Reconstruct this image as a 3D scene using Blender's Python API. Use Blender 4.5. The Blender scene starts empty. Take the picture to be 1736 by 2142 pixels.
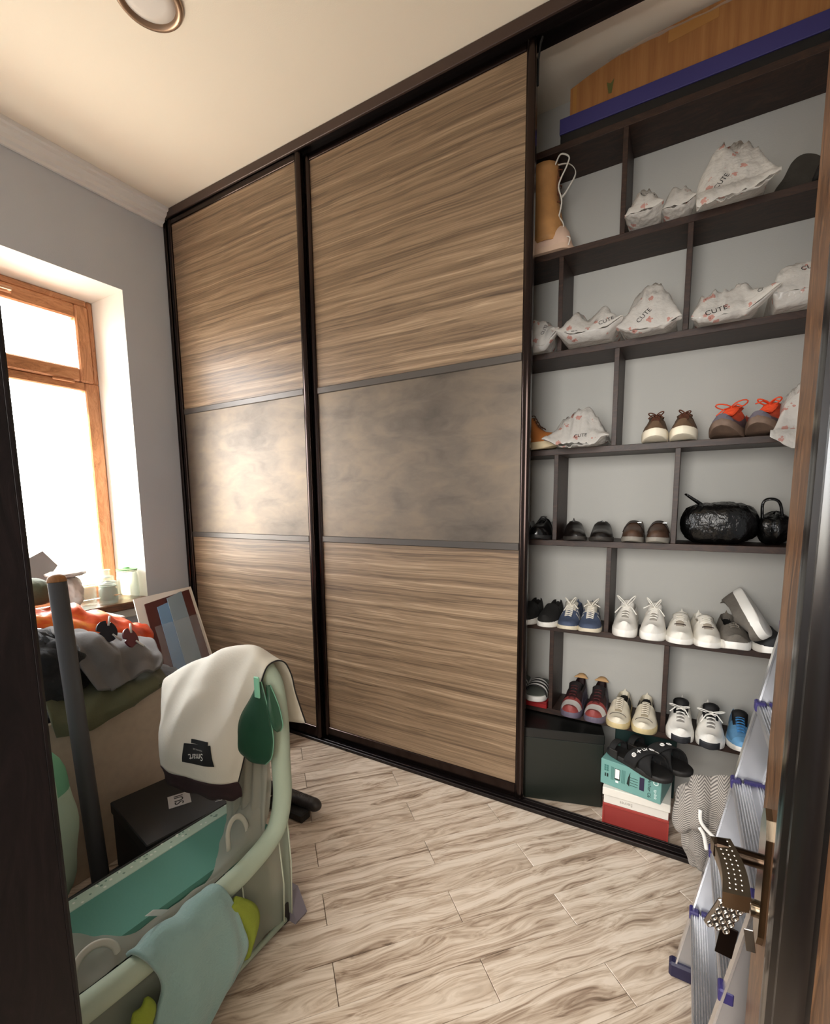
import bpy, bmesh, math, random
import numpy as np
from mathutils import Vector, Matrix, noise
from mathutils.bvhtree import BVHTree

random.seed(7)
sc = bpy.context.scene
COL = sc.collection
PI = math.pi

# ------------------------------------------------------------------ camera, world, lights, exposure
cam_d = bpy.data.cameras.new('camera')
cam = bpy.data.objects.new('camera', cam_d)
COL.objects.link(cam)
sc.camera = cam
_r = Vector((0.86465451, 0.5022429, -0.01116491))
_u = Vector((-0.05185339, 0.11133188, 0.99242956))
_w = Vector((-0.49968371, 0.85752976, -0.12230661))
cam.matrix_world = Matrix(((_r.x, _u.x, -_w.x, 2.73825), (_r.y, _u.y, -_w.y, -1.8003), (_r.z, _u.z, -_w.z, 1.30818), (0, 0, 0, 1)))
cam_d.sensor_fit = 'HORIZONTAL'
cam_d.sensor_width = 36
cam_d.lens = 966.99 * 36 / 1736
cam_d.shift_y = (1167.16 - 1071) / 1736
cam_d.clip_start = 0.02

wd = bpy.data.worlds.new('world'); sc.world = wd; wd.use_nodes = True
bg = wd.node_tree.nodes['Background']
_wt = wd.node_tree; _tc = _wt.nodes.new('ShaderNodeTexCoord'); _sx = _wt.nodes.new('ShaderNodeSeparateXYZ'); _rp = _wt.nodes.new('ShaderNodeValToRGB')
_mr = _wt.nodes.new('ShaderNodeMapRange'); _mr.inputs[1].default_value = -1.0; _mr.inputs[2].default_value = 1.0
_wt.links.new(_tc.outputs['Generated'], _sx.inputs[0]); _wt.links.new(_sx.outputs[2], _mr.inputs[0]); _wt.links.new(_mr.outputs[0], _rp.inputs[0]); _wt.links.new(_rp.outputs[0], bg.inputs[0])
_rp.color_ramp.elements[0].position = 0.47; _rp.color_ramp.elements[0].color = (0.62, 0.57, 0.48, 1)     # sunlit ground outside
_rp.color_ramp.elements[1].position = 0.53; _rp.color_ramp.elements[1].color = (0.95, 0.98, 1.0, 1)      # bright hazy sky
bg.inputs[1].default_value = 18.0

def area(name, loc, rot, sx, sy, e, col=(1, 1, 1), portal=False):
    d = bpy.data.lights.new(name, 'AREA'); d.shape = 'RECTANGLE'; d.size = sx; d.size_y = sy; d.energy = e; d.color = col
    o = bpy.data.objects.new(name, d); COL.objects.link(o); o.location = loc; o.rotation_euler = rot
    if portal: d.cycles.is_portal = True
    return o
area('window_portal', (-0.30, -0.83, 1.62), (0, -PI / 2, 0), 1.62, 1.0, 1, portal=True)
area('hall_fill_top', (2.35, -2.75, 2.9), (0, 0, 0), 1.2, 0.8, 22, (1.0, 0.97, 0.93))  # unseen overhead fill added behind the camera to brighten the closet
area('hall_fill_rear', (2.45, -3.5, 1.75), (PI / 2, 0, 0), 1.5, 1.7, 84, (1.0, 0.975, 0.94))  # added upright fill light aimed at the shelves; the hall has no window
sun_d = bpy.data.lights.new('sun', 'SUN'); sun_d.energy = 22.0; sun_d.angle = 0.02; sun_d.color = (1.0, 0.86, 0.62)
sun = bpy.data.objects.new('sun', sun_d); COL.objects.link(sun)
sun.rotation_euler = Vector((0.25, 0.86, -0.55)).to_track_quat('-Z', 'Y').to_euler()

sc.view_settings.view_transform = 'Standard'
sc.view_settings.look = 'None'
sc.view_settings.gamma = 1
sc.view_settings.use_curve_mapping = False
sc.view_settings.exposure = 0.45
sc.cycles.use_denoising = True
sc.cycles.max_bounces = 10
sc.cycles.diffuse_bounces = 6
sc.cycles.sample_clamp_indirect = 6

# ------------------------------------------------------------------ materials
def lin(c):
    if isinstance(c, str):
        c = [int(c[i:i + 2], 16) / 255 for i in (0, 2, 4)]
    return tuple((x / 12.92 if x <= 0.04045 else ((x + 0.055) / 1.055) ** 2.4) for x in c) + (1,)
MC = {}
def mat(hexc, rough=0.6, metal=0.0, spec=0.5, bump=0.0, bscale=60, var=0.0, vscale=8, sheen=0, coat=0, key=None):
    k = key or (hexc, rough, metal, spec, bump, bscale, var, vscale, sheen, coat)
    if k in MC: return MC[k]
    m = bpy.data.materials.new('m_' + str(hexc)); m.use_nodes = True
    nt = m.node_tree; b = nt.nodes['Principled BSDF']
    b.inputs['Base Color'].default_value = lin(hexc)
    b.inputs['Roughness'].default_value = rough; b.inputs['Metallic'].default_value = metal
    b.inputs['Specular IOR Level'].default_value = spec
    if sheen: b.inputs['Sheen Weight'].default_value = sheen
    if coat: b.inputs['Coat Weight'].default_value = coat; b.inputs['Coat Roughness'].default_value = 0.15
    if bump or var:
        tc = nt.nodes.new('ShaderNodeTexCoord')
    if var:
        n = nt.nodes.new('ShaderNodeTexNoise'); n.inputs['Scale'].default_value = vscale; n.inputs['Detail'].default_value = 5
        nt.links.new(tc.outputs['Object'], n.inputs['Vector'])
        r = nt.nodes.new('ShaderNodeValToRGB'); c = lin(hexc)
        r.color_ramp.elements[0].position = 0.3; r.color_ramp.elements[1].position = 0.7
        r.color_ramp.elements[0].color = tuple(x * (1 - var) for x in c[:3]) + (1,)
        r.color_ramp.elements[1].color = tuple(min(1, x * (1 + var)) for x in c[:3]) + (1,)
        nt.links.new(n.outputs['Fac'], r.inputs[0]); nt.links.new(r.outputs[0], b.inputs['Base Color'])
    if bump:
        n = nt.nodes.new('ShaderNodeTexNoise'); n.inputs['Scale'].default_value = bscale; n.inputs['Detail'].default_value = 3
        nt.links.new(tc.outputs['Object'], n.inputs['Vector'])
        bp = nt.nodes.new('ShaderNodeBump'); bp.inputs['Strength'].default_value = bump; bp.inputs['Distance'].default_value = 0.004
        nt.links.new(n.outputs['Fac'], bp.inputs['Height']); nt.links.new(bp.outputs[0], b.inputs['Normal'])
    MC[k] = m
    return m

def wood(key, cols, axis='X', stretch=14, scale=3.0, rough=0.45, warp=0.25, rand=False, bump=0.08, contrast=(0.3, 0.7), fine=1.0, spec=0.5):
    """grain running along the given object axis"""
    if key in MC: return MC[key]
    m = bpy.data.materials.new(key); m.use_nodes = True
    nt = m.node_tree; L = nt.links; N = nt.nodes.new; b = nt.nodes['Principled BSDF']
    b.inputs['Roughness'].default_value = rough; b.inputs['Specular IOR Level'].default_value = spec
    tc = N('ShaderNodeTexCoord'); vec = tc.outputs['Object']
    if rand:
        oi = N('ShaderNodeObjectInfo'); ad = N('ShaderNodeVectorMath'); ad.operation = 'ADD'
        mu = N('ShaderNodeVectorMath'); mu.operation = 'SCALE'; mu.inputs[3].default_value = 37.0
        cb = N('ShaderNodeCombineXYZ')
        for i in range(3): L.new(oi.outputs['Random'], cb.inputs[i])
        L.new(cb.outputs[0], mu.inputs[0]); L.new(vec, ad.inputs[0]); L.new(mu.outputs[0], ad.inputs[1]); vec = ad.outputs[0]
    mp = N('ShaderNodeMapping')
    s = [stretch, stretch, stretch]; s['XYZ'.index(axis)] = 1.0
    mp.inputs['Scale'].default_value = s
    # low-frequency warp gives the swirling figure
    wn = N('ShaderNodeTexNoise'); wn.inputs['Scale'].default_value = 3.2; wn.inputs['Detail'].default_value = 2
    wm = N('ShaderNodeMapping'); s2 = [3.0, 3.0, 3.0]; s2['XYZ'.index(axis)] = 0.8; wm.inputs['Scale'].default_value = s2
    L.new(vec, wm.inputs[0]); L.new(wm.outputs[0], wn.inputs['Vector'])
    sb = N('ShaderNodeVectorMath'); sb.operation = 'SUBTRACT'; sb.inputs[1].default_value = (0.5, 0.5, 0.5); L.new(wn.outputs['Color'], sb.inputs[0])
    sm = N('ShaderNodeVectorMath'); sm.operation = 'SCALE'; sm.inputs[3].default_value = warp; L.new(sb.outputs[0], sm.inputs[0])
    a2 = N('ShaderNodeVectorMath'); a2.operation = 'ADD'; L.new(vec, a2.inputs[0]); L.new(sm.outputs[0], a2.inputs[1])
    L.new(a2.outputs[0], mp.inputs[0])
    n1 = N('ShaderNodeTexNoise'); n1.inputs['Scale'].default_value = scale; n1.inputs['Detail'].default_value = 7; n1.inputs['Roughness'].default_value = 0.62
    L.new(mp.outputs[0], n1.inputs['Vector'])
    n2 = N('ShaderNodeTexNoise'); n2.inputs['Scale'].default_value = scale * 5; n2.inputs['Detail'].default_value = 4
    L.new(mp.outputs[0], n2.inputs['Vector'])
    mx = N('ShaderNodeMath'); mx.operation = 'MULTIPLY_ADD'; mx.inputs[1].default_value = 0.45 * fine
    L.new(n2.outputs['Fac'], mx.inputs[0]); 
    m1 = N('ShaderNodeMath'); m1.operation = 'SUBTRACT'; m1.inputs[1].default_value = 0.225 * fine; L.new(n1.outputs['Fac'], m1.inputs[0])
    L.new(m1.outputs[0], mx.inputs[2])
    r = N('ShaderNodeValToRGB'); e = r.color_ramp.elements
    n = len(cols); lo, hi = contrast
    e[0].position = lo; e[0].color = lin(cols[0]); e[1].position = hi; e[1].color = lin(cols[-1])
    for i in range(1, n - 1):
        x = e.new(lo + (hi - lo) * i / (n - 1)); x.color = lin(cols[i])
    L.new(mx.outputs[0], r.inputs[0]); L.new(r.outputs[0], b.inputs['Base Color'])
    if bump:
        bp = N('ShaderNodeBump'); bp.inputs['Strength'].default_value = bump; bp.inputs['Distance'].default_value = 0.003
        L.new(mx.outputs[0], bp.inputs['Height']); L.new(bp.outputs[0], b.inputs['Normal'])
    MC[key] = m
    return m

def glass(key, tint='f4fff8', alpha=0.75, rough=0.05):
    """thin clear film or pane: mostly see-through, some gloss"""
    if key in MC: return MC[key]
    m = bpy.data.materials.new(key); m.use_nodes = True; nt = m.node_tree
    for n in list(nt.nodes): nt.nodes.remove(n)
    o = nt.nodes.new('ShaderNodeOutputMaterial'); mx = nt.nodes.new('ShaderNodeMixShader')
    t = nt.nodes.new('ShaderNodeBsdfTransparent'); t.inputs[0].default_value = lin(tint)
    p = nt.nodes.new('ShaderNodeBsdfPrincipled'); p.inputs['Base Color'].default_value = lin(tint); p.inputs['Roughness'].default_value = rough
    mx.inputs[0].default_value = alpha
    nt.links.new(p.outputs[0], mx.inputs[1]); nt.links.new(t.outputs[0], mx.inputs[2]); nt.links.new(mx.outputs[0], o.inputs[0])
    MC[key] = m
    return m

def film(key, base, alpha, spots=None, rough=0.35, sscale=14, thr=0.22):
    """thin plastic film or mesh: diffuse + translucent + see-through, optional printed spots"""
    if key in MC: return MC[key]
    m = bpy.data.materials.new(key); m.use_nodes = True; nt = m.node_tree; L = nt.links
    for n in list(nt.nodes): nt.nodes.remove(n)
    N = nt.nodes.new
    o = N('ShaderNodeOutputMaterial'); mx = N('ShaderNodeMixShader'); m2 = N('ShaderNodeMixShader')
    t = N('ShaderNodeBsdfTransparent'); p = N('ShaderNodeBsdfPrincipled'); tr = N('ShaderNodeBsdfTranslucent')
    p.inputs['Roughness'].default_value = rough
    mx.inputs[0].default_value = alpha; m2.inputs[0].default_value = 0.35
    L.new(p.outputs[0], m2.inputs[1]); L.new(tr.outputs[0], m2.inputs[2])
    L.new(m2.outputs[0], mx.inputs[1]); L.new(t.outputs[0], mx.inputs[2]); L.new(mx.outputs[0], o.inputs[0])
    if spots:
        bn_ = N('ShaderNodeTexNoise'); bn_.inputs['Scale'].default_value = 32; bn_.inputs['Detail'].default_value = 3; tc_ = N('ShaderNodeTexCoord'); L.new(tc_.outputs['Object'], bn_.inputs['Vector'])
        bp_ = N('ShaderNodeBump'); bp_.inputs['Strength'].default_value = 0.7; bp_.inputs['Distance'].default_value = 0.012; L.new(bn_.outputs['Fac'], bp_.inputs['Height']); L.new(bp_.outputs[0], p.inputs['Normal'])
    p.inputs['Base Color'].default_value = lin(base); tr.inputs[0].default_value = lin(base)
    if spots:
        tc = N('ShaderNodeTexCoord'); oi = N('ShaderNodeObjectInfo')
        ad = N('ShaderNodeVectorMath'); ad.operation = 'MULTIPLY_ADD'; ad.inputs[1].default_value = (1, 1, 1)
        L.new(tc.outputs['Object'], ad.inputs[0])
        v = N('ShaderNodeTexVoronoi'); v.inputs['Scale'].default_value = sscale; v.inputs['Randomness'].default_value = 0.75
        L.new(tc.outputs['Object'], v.inputs['Vector'])
        v2 = N('ShaderNodeTexVoronoi'); v2.inputs['Scale'].default_value = sscale * 6; L.new(tc.outputs['Object'], v2.inputs['Vector'])
        mxv = N('ShaderNodeMath'); mxv.operation = 'MULTIPLY_ADD'; mxv.inputs[1].default_value = 0.22; L.new(v2.outputs['Distance'], mxv.inputs[0]); L.new(v.outputs['Distance'], mxv.inputs[2])
        r = N('ShaderNodeValToRGB'); e = r.color_ramp.elements
        e[0].position = thr * 0.25; e[0].color = lin('7a3b34'); e[1].position = thr; e[1].color = lin(base)
        x = e.new(thr * 0.45); x.color = lin(spots); x = e.new(thr * 0.9); x.color = lin(spots)
        L.new(mxv.outputs[0], r.inputs[0]); L.new(r.outputs[0], p.inputs['Base Color']); L.new(r.outputs[0], tr.inputs[0])
    MC[key] = m
    return m

# ------------------------------------------------------------------ geometry collector
class G:
    def __init__(s): s.v = []; s.f = []; s.m = []
    def add(s, V, F, mi=0):
        b = len(s.v); s.v += [tuple(x) for x in V]; s.f += [tuple(i + b for i in f) for f in F]; s.m += [mi] * len(F); return s
    def box(s, lo, hi, ch=0.0, mi=0, M=None):
        lo = Vector(lo); hi = Vector(hi); c = (lo + hi) / 2; h = (hi - lo) / 2
        h = Vector([abs(x) for x in h]); ch = min(ch, min(h) * 0.9)
        V = []; F = []
        if ch <= 0:
            for x in (-1, 1):
                for y in (-1, 1):
                    for z in (-1, 1): V.append(c + Vector((x * h.x, y * h.y, z * h.z)))
            F = [(0, 1, 3, 2), (4, 6, 7, 5), (0, 4, 5, 1), (2, 3, 7, 6), (0, 2, 6, 4), (1, 5, 7, 3)]
        else:
            idx = {}
            for x in (-1, 1):
                for y in (-1, 1):
                    for z in (-1, 1):
                        for a in range(3):
                            p = [x * h.x, y * h.y, z * h.z]
                            for k in range(3):
                                if k != a: p[k] -= (x, y, z)[k] * ch
                            idx[(x, y, z, a)] = len(V); V.append(c + Vector(p))
            for a in range(3):
                o = [k for k in range(3) if k != a]
                for sg in (-1, 1):
                    q = []
                    for (p1, p2) in ((-1, -1), (1, -1), (1, 1), (-1, 1)):
                        k = [0, 0, 0]; k[a] = sg; k[o[0]] = p1; k[o[1]] = p2; q.append(idx[(*k, a)])
                    F.append(tuple(q))
            for a in range(3):      # edges along axis a
                o = [k for k in range(3) if k != a]
                for s1 in (-1, 1):
                    for s2 in (-1, 1):
                        q = []
                        for (sa, ax) in ((-1, o[0]), (1, o[0]), (1, o[1]), (-1, o[1])):
                            k = [0, 0, 0]; k[a] = sa; k[o[0]] = s1; k[o[1]] = s2; q.append(idx[(*k, ax)])
                        F.append(tuple(q))
            for x in (-1, 1):
                for y in (-1, 1):
                    for z in (-1, 1): F.append((idx[(x, y, z, 0)], idx[(x, y, z, 1)], idx[(x, y, z, 2)]))
        if M is not None: V = [M @ v for v in V]
        return s.add(V, F, mi)
    def tube(s, pts, r, n=8, closed=False, mi=0, cap=True, flat=1.0):
        P = [Vector(p) for p in pts]; k = len(P); V = []; F = []
        rr = r if isinstance(r, (list, tuple)) else [r] * k
        up = None
        for i in range(k):
            if closed: t = P[(i + 1) % k] - P[i - 1]
            else: t = P[min(i + 1, k - 1)] - P[max(i - 1, 0)]
            if t.length < 1e-9: t = Vector((0, 0, 1))
            t.normalize()
            if up is None:
                up = Vector((0, 0, 1)) if abs(t.z) < 0.9 else Vector((1, 0, 0))
            a = t.cross(up); a.normalize(); up = a.cross(t); up.normalize()
            for j in range(n):
                an = 2 * PI * j / n; V.append(P[i] + (a * math.cos(an) + up * math.sin(an) * flat) * rr[i])
        for i in range(k if closed else k - 1):
            for j in range(n):
                i2 = (i + 1) % k; j2 = (j + 1) % n
                F.append((i * n + j, i * n + j2, i2 * n + j2, i2 * n + j))
        if cap and not closed:
            F.append(tuple(range(n - 1, -1, -1))); F.append(tuple((k - 1) * n + j for j in range(n)))
        return s.add(V, F, mi)
    def lathe(s, prof, c=(0, 0, 0), n=24, mi=0, M=None):
        V = []; F = []; k = len(prof); c = Vector(c)
        for (r, z) in prof:
            for j in range(n):
                a = 2 * PI * j / n; p = Vector((r * math.cos(a), r * math.sin(a), z)); V.append((M @ p if M is not None else p) + c)
        for i in range(k - 1):
            for j in range(n): F.append((i * n + j, i * n + (j + 1) % n, (i + 1) * n + (j + 1) % n, (i + 1) * n + j))
        if prof[0][0] > 1e-6: F.append(tuple(range(n - 1, -1, -1)))
        if prof[-1][0] > 1e-6: F.append(tuple((k - 1) * n + j for j in range(n)))
        return s.add(V, F, mi)
    def prism(s, poly, ax, a0, a1, mi=0, M=None):
        """poly of 2D points extruded along axis ax (0,1,2) from a0 to a1"""
        o = [k for k in range(3) if k != ax]; V = []
        for a in (a0, a1):
            for p in poly:
                q = [0, 0, 0]; q[ax] = a; q[o[0]] = p[0]; q[o[1]] = p[1]; q = Vector(q); V.append(M @ q if M is not None else q)
        n = len(poly)
        F = [tuple(range(n)), tuple(range(2 * n - 1, n - 1, -1))] + [(i, (i + 1) % n, n + (i + 1) % n, n + i) for i in range(n)]
        return s.add(V, F, mi)
    def grid(s, P, mi=0, wrap=False):
        n, m = len(P), len(P[0]); V = [Vector(p) for row in P for p in row]; F = []
        for i in range(n - 1):
            for j in range(m if wrap else m - 1):
                F.append((i * m + j, i * m + (j + 1) % m, (i + 1) * m + (j + 1) % m, (i + 1) * m + j))
        return s.add(V, F, mi)

XF = {}   # object name -> world matrix of things (no parents above)
def props(o, label=None, cat=None, group=None, kind=None):
    if label: o['label'] = label
    if cat: o['category'] = cat
    if group: o['group'] = group
    if kind: o['kind'] = kind
    return o
def thing(name, label, cat, loc=(0, 0, 0), rz=0, group=None, kind=None, rot=None):
    o = bpy.data.objects.new(name, None); COL.objects.link(o); o.empty_display_size = 0.02
    o.location = loc; o.rotation_euler = rot if rot else (0, 0, rz)
    XF[o.name] = Matrix.Translation(Vector(loc)) @ o.rotation_euler.to_matrix().to_4x4()
    return props(o, label, cat, group, kind)
def part(name, g, m, parent=None, smooth=False, world=True, solid=0, sub=0, label=None, kind=None, auto=None):
    """link the collected geometry as one mesh object; world=True: the geometry is in world space"""
    V = g.v
    root = parent
    if parent is not None and world:
        M = Matrix.Identity(4); p = parent; chain = []
        while p is not None: chain.append(p); p = p.parent
        for q in reversed(chain): M = M @ (XF.get(q.name) or Matrix.Identity(4))
        I = M.inverted(); V = [I @ Vector(v) for v in V]
    me = bpy.data.meshes.new(name); me.from_pydata([tuple(v) for v in V], [], g.f)
    for x in (m if isinstance(m, (list, tuple)) else [m]): me.materials.append(x)
    if any(g.m): me.polygons.foreach_set('material_index', g.m)
    bm = bmesh.new(); bm.from_mesh(me); bmesh.ops.recalc_face_normals(bm, faces=bm.faces); bm.to_mesh(me); bm.free()
    if smooth:
        me.polygons.foreach_set('use_smooth', [True] * len(me.polygons))
        if auto: me.set_sharp_from_angle(angle=math.radians(auto))
    o = bpy.data.objects.new(name, me); COL.objects.link(o)
    if parent is not None: o.parent = parent
    if solid:
        md = o.modifiers.new('s', 'SOLIDIFY'); md.thickness = solid; md.offset = 0
    if sub:
        md = o.modifiers.new('u', 'SUBSURF'); md.levels = sub; md.render_levels = sub
    return props(o, label, None, None, kind)
def copy_tree(o, loc=None, rz=None):
    c = o.copy(); COL.objects.link(c)
    if loc is not None: c.location = loc
    if rz is not None: c.rotation_euler = (0, 0, rz)
    XF[c.name] = Matrix.Translation(c.location) @ c.rotation_euler.to_matrix().to_4x4()
    for ch in list(o.children):
        d = ch.copy(); COL.objects.link(d); d.parent = c
        for g2 in list(ch.children):
            e = g2.copy(); COL.objects.link(e); e.parent = d
    return c

def crom(P, n):
    """Catmull-Rom resample along the first axis"""
    P = np.asarray(P, float); k = len(P)
    Q = np.concatenate([(2 * P[0] - P[1])[None], P, (2 * P[-1] - P[-2])[None]])
    out = []
    for t in np.linspace(0, k - 1, n):
        i = min(int(t), k - 2); f = t - i
        a, b, c, d = Q[i], Q[i + 1], Q[i + 2], Q[i + 3]
        out.append(0.5 * (2 * b + (c - a) * f + (2 * a - 5 * b + 4 * c - d) * f * f + (3 * b - a - 3 * c + d) * f ** 3))
    return np.array(out)
def patch(ctrl, nu, nv, amp=0.0, fs=6.0, seed=0, pleat=0.0, pf=9):
    S = crom(ctrl, nu); S = np.swapaxes(crom(np.swapaxes(S, 0, 1), nv), 0, 1)
    du = np.gradient(S, axis=0); dv = np.gradient(S, axis=1); nr = np.cross(du, dv); ln = np.linalg.norm(nr, axis=2, keepdims=True); nr = nr / np.maximum(ln, 1e-9)
    if amp or pleat:
        for i in range(nu):
            for j in range(nv):
                p = Vector(S[i, j]) * fs + Vector((seed * 7.3, seed * 3.1, 0))
                a = noise.noise(p) + 0.5 * noise.noise(p * 2.1)
                if pleat: a_ = pleat * math.sin(pf * j / nv * PI + 2.5 * noise.noise(p * 0.6) + seed)
                else: a_ = 0
                S[i, j] = S[i, j] + nr[i, j] * (a * amp + a_)
    return [[tuple(S[i, j]) for j in range(nv)] for i in range(nu)]
def text_geo(txt, size, M, extr=0.0004, font_shear=0):
    cu = bpy.data.curves.new('t', 'FONT'); cu.body = txt; cu.size = size; cu.align_x = 'CENTER'; cu.align_y = 'CENTER'; cu.shear = font_shear
    cu.extrude = extr; cu.resolution_u = 3
    o = bpy.data.objects.new('t', cu); COL.objects.link(o)
    dg = bpy.context.evaluated_depsgraph_get(); me = bpy.data.meshes.new_from_object(o.evaluated_get(dg))
    g = G(); g.add([M @ v.co for v in me.vertices], [tuple(p.vertices) for p in me.polygons])
    bpy.data.objects.remove(o); bpy.data.curves.remove(cu); bpy.data.meshes.remove(me)
    return g
def frame_m(o, x, z):
    """matrix with local x along x and local z along z (outward), origin o"""
    x = Vector(x).normalized(); z = Vector(z).normalized(); y = z.cross(x); y.normalize(); x = y.cross(z)
    return Matrix(((x.x, y.x, z.x, o[0]), (x.y, y.y, z.y, o[1]), (x.z, y.z, z.z, o[2]), (0, 0, 0, 1)))
def onto(g, target_g, d, off=0.0012):
    """press a flat print onto the surface of target_g along direction d"""
    t = BVHTree.FromPolygons([Vector(v) for v in target_g.v], target_g.f); d = Vector(d).normalized(); out = []
    for v in g.v:
        h = t.ray_cast(Vector(v) - d * 0.3, d)
        out.append(tuple(h[0] - d * off) if h[0] is not None else None)
    keep = []
    for k, f in enumerate(g.f):
        if any(out[i] is None for i in f): continue
        st = max((Vector(out[f[i]]) - Vector(out[f[i - 1]])).length / max(1e-5, (Vector(g.v[f[i]]) - Vector(g.v[f[i - 1]])).length) for i in range(len(f)))
        if st < 2.6: keep.append(k)
    g.f = [g.f[k] for k in keep]; g.m = [g.m[k] for k in keep]
    g.v = [p if p is not None else q for p, q in zip(out, g.v)]
    return g
def S(x): return x * x * (3 - 2 * x)
def sm(a, b, x):
    t = min(1, max(0, (x - a) / (b - a))); return S(t)

# ------------------------------------------------------------------ room shell
H = 3.0
WALL = mat('c2c6cd', 0.85, bump=0.15, bscale=220, var=0.02, vscale=3)
CEIL = mat('f0e6d5', 0.9, bump=0.08, bscale=260)
PLAST = mat('f5f2ea', 0.8)
HALLW = mat('c9c2b6', 0.9)
DARKW = mat('2b1f1c', 0.4, spec=0.45)
DARKW2 = wood('dark_shelf', ['1e110c', '2e1b13', '3f291d'], axis='X', stretch=16, scale=4, rough=0.5, bump=0.05)
def struct(name, g, m, parent=None, **k): return part(name, g, m, parent, kind='structure', **k)

g = G().box((-0.0, -3.7, -0.12), (3.75, 0.46, -0.009))
floor = struct('floor', g, mat('6d5c4c', 0.8))
PLANK = wood('laminate', ['6a594b', '95816f', 'b7a592', 'ccbcaa', 'd9cbbb'], axis='X', stretch=36, scale=0.95, rough=0.34, warp=0.11, rand=True, bump=0.03, contrast=(0.27, 0.62), fine=1.0, spec=0.5)
PLANKM = [PLANK]
an = math.radians(48); eu = Vector((math.cos(an), math.sin(an))); ev = Vector((math.sin(an), -math.cos(an)))
def clip(poly, a, b, c):
    """keep a*x+b*y<=c"""
    out = []
    for i in range(len(poly)):
        p, q = poly[i], poly[(i + 1) % len(poly)]; dp = a * p[0] + b * p[1] - c; dq = a * q[0] + b * q[1] - c
        if dp <= 0: out.append(p)
        if dp * dq < 0:
            t = dp / (dp - dq); out.append((p[0] + (q[0] - p[0]) * t, p[1] + (q[1] - p[1]) * t))
    return out
GAP = 0.0009
for j in range(-16, 18):
    v0 = 1.68 + 0.1225 * j; off = 1.02 if j % 2 == 0 else 0.615
    for k in range(-6, 6):
        u0 = off + 0.735 * k
        c = [(u0 + GAP, v0 + GAP), (u0 + 0.735 - GAP, v0 + GAP), (u0 + 0.735 - GAP, v0 + 0.1225 - GAP), (u0 + GAP, v0 + 0.1225 - GAP)]
        P = [tuple(eu * a + ev * b) for a, b in c]
        for (a, b, cc) in ((1, 0, 3.199), (-1, 0, -0.001), (0, 1, 0.449), (0, -1, 1.559)): P = clip(P, a, b, cc)
        if len(P) < 3: continue
        ar = 0.5 * abs(sum(P[i][0] * P[(i + 1) % len(P)][1] - P[(i + 1) % len(P)][0] * P[i][1] for i in range(len(P))))
        if ar < 0.0008: continue
        o0 = eu * (u0 + 0.3675) + ev * (v0 + 0.06125)
        loc = [((Vector(p) - o0).dot(eu), -(Vector(p) - o0).dot(ev)) for p in P]
        cen = Vector((sum(p[0] for p in loc) / len(loc), sum(p[1] for p in loc) / len(loc)))
        ins = [tuple(Vector(p) + (cen - Vector(p)).normalized() * 0.0012) for p in loc]
        n = len(loc); g = G()
        V = [(p[0], p[1], -0.009) for p in loc] + [(p[0], p[1], -0.0012) for p in loc] + [(p[0], p[1], 0) for p in ins]
        F = [tuple(range(2 * n, 3 * n))] + [(i, (i + 1) % n, n + (i + 1) % n, n + i) for i in range(n)] + [(n + i, n + (i + 1) % n, 2 * n + (i + 1) % n, 2 * n + i) for i in range(n)]
        g.add(V, F)
        o = part('plank', g, PLANKM, floor, world=False)
        o.location = (o0.x, o0.y, 0); o.rotation_euler = (0, 0, an)

struct('ceiling', G().box((-0.4, -3.7, H), (3.75, 0.62, H + 0.12)), CEIL)
struct('wall_back', G().box((-0.4, 0.45, -0.1), (3.3, 0.62, H)), mat('b6b5b0', 0.85, bump=0.12, bscale=200))
struct('wall_right', G().box((3.2, -1.76, -0.1), (3.32, 0.45, H)), WALL)
g = G().box((-0.4, -1.76, -0.1), (2.02, -1.56, H)).box((2.93, -1.76, -0.1), (3.2, -1.56, H)).box((2.02, -1.76, 2.16), (2.93, -1.56, H))
struct('wall_near', g, WALL)
g = G().box((1.2, -3.6, -0.1), (1.3, -1.76, H)).box((3.6, -3.6, -0.1), (3.7, -1.76, H)).box((1.2, -3.7, -0.1), (3.7, -3.6, H)).box((3.2, -1.76, -0.1), (3.6, -1.7, H))
struct('wall_hall', g, HALLW)
# window wall with a splayed opening
YO0, YO1, ZO0, ZO1 = -1.39, -0.265, 0.765, 2.478
YI0, YI1, ZI0, ZI1 = -1.325, -0.328, 0.765, 2.428
g = G().box((-0.4, -1.76, -0.1), (0, 0.45, ZO0 - 0.05)).box((-0.4, -1.76, ZO1), (0, 0.45, H)).box((-0.4, -1.76, ZO0 - 0.05), (0, YO0, ZO1)).box((-0.4, YO1, ZO0 - 0.05), (0, 0.45, ZO1))
wl = struct('wall_left', g, WALL)
g = G()
V = []
for (x, y0, y1, z0, z1) in ((0.0, YO0, YO1, ZO0, ZO1), (-0.2, YI0, YI1, ZI0, ZI1), (-0.4, YI0, YI1, ZI0, ZI1), (-0.4, YO0, YO1, ZO0, ZO1)):
    V += [(x, y0, z0), (x, y1, z0), (x, y1, z1), (x, y0, z1)]
F = []
for k in range(4):
    a = k * 4; b = ((k + 1) % 4) * 4
    for i in (1, 2, 3): F.append((a + i, a + (i + 1) % 4, b + (i + 1) % 4, b + i))
g.add(V, F)
struct('window_reveal', g, PLAST, wl)
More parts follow.
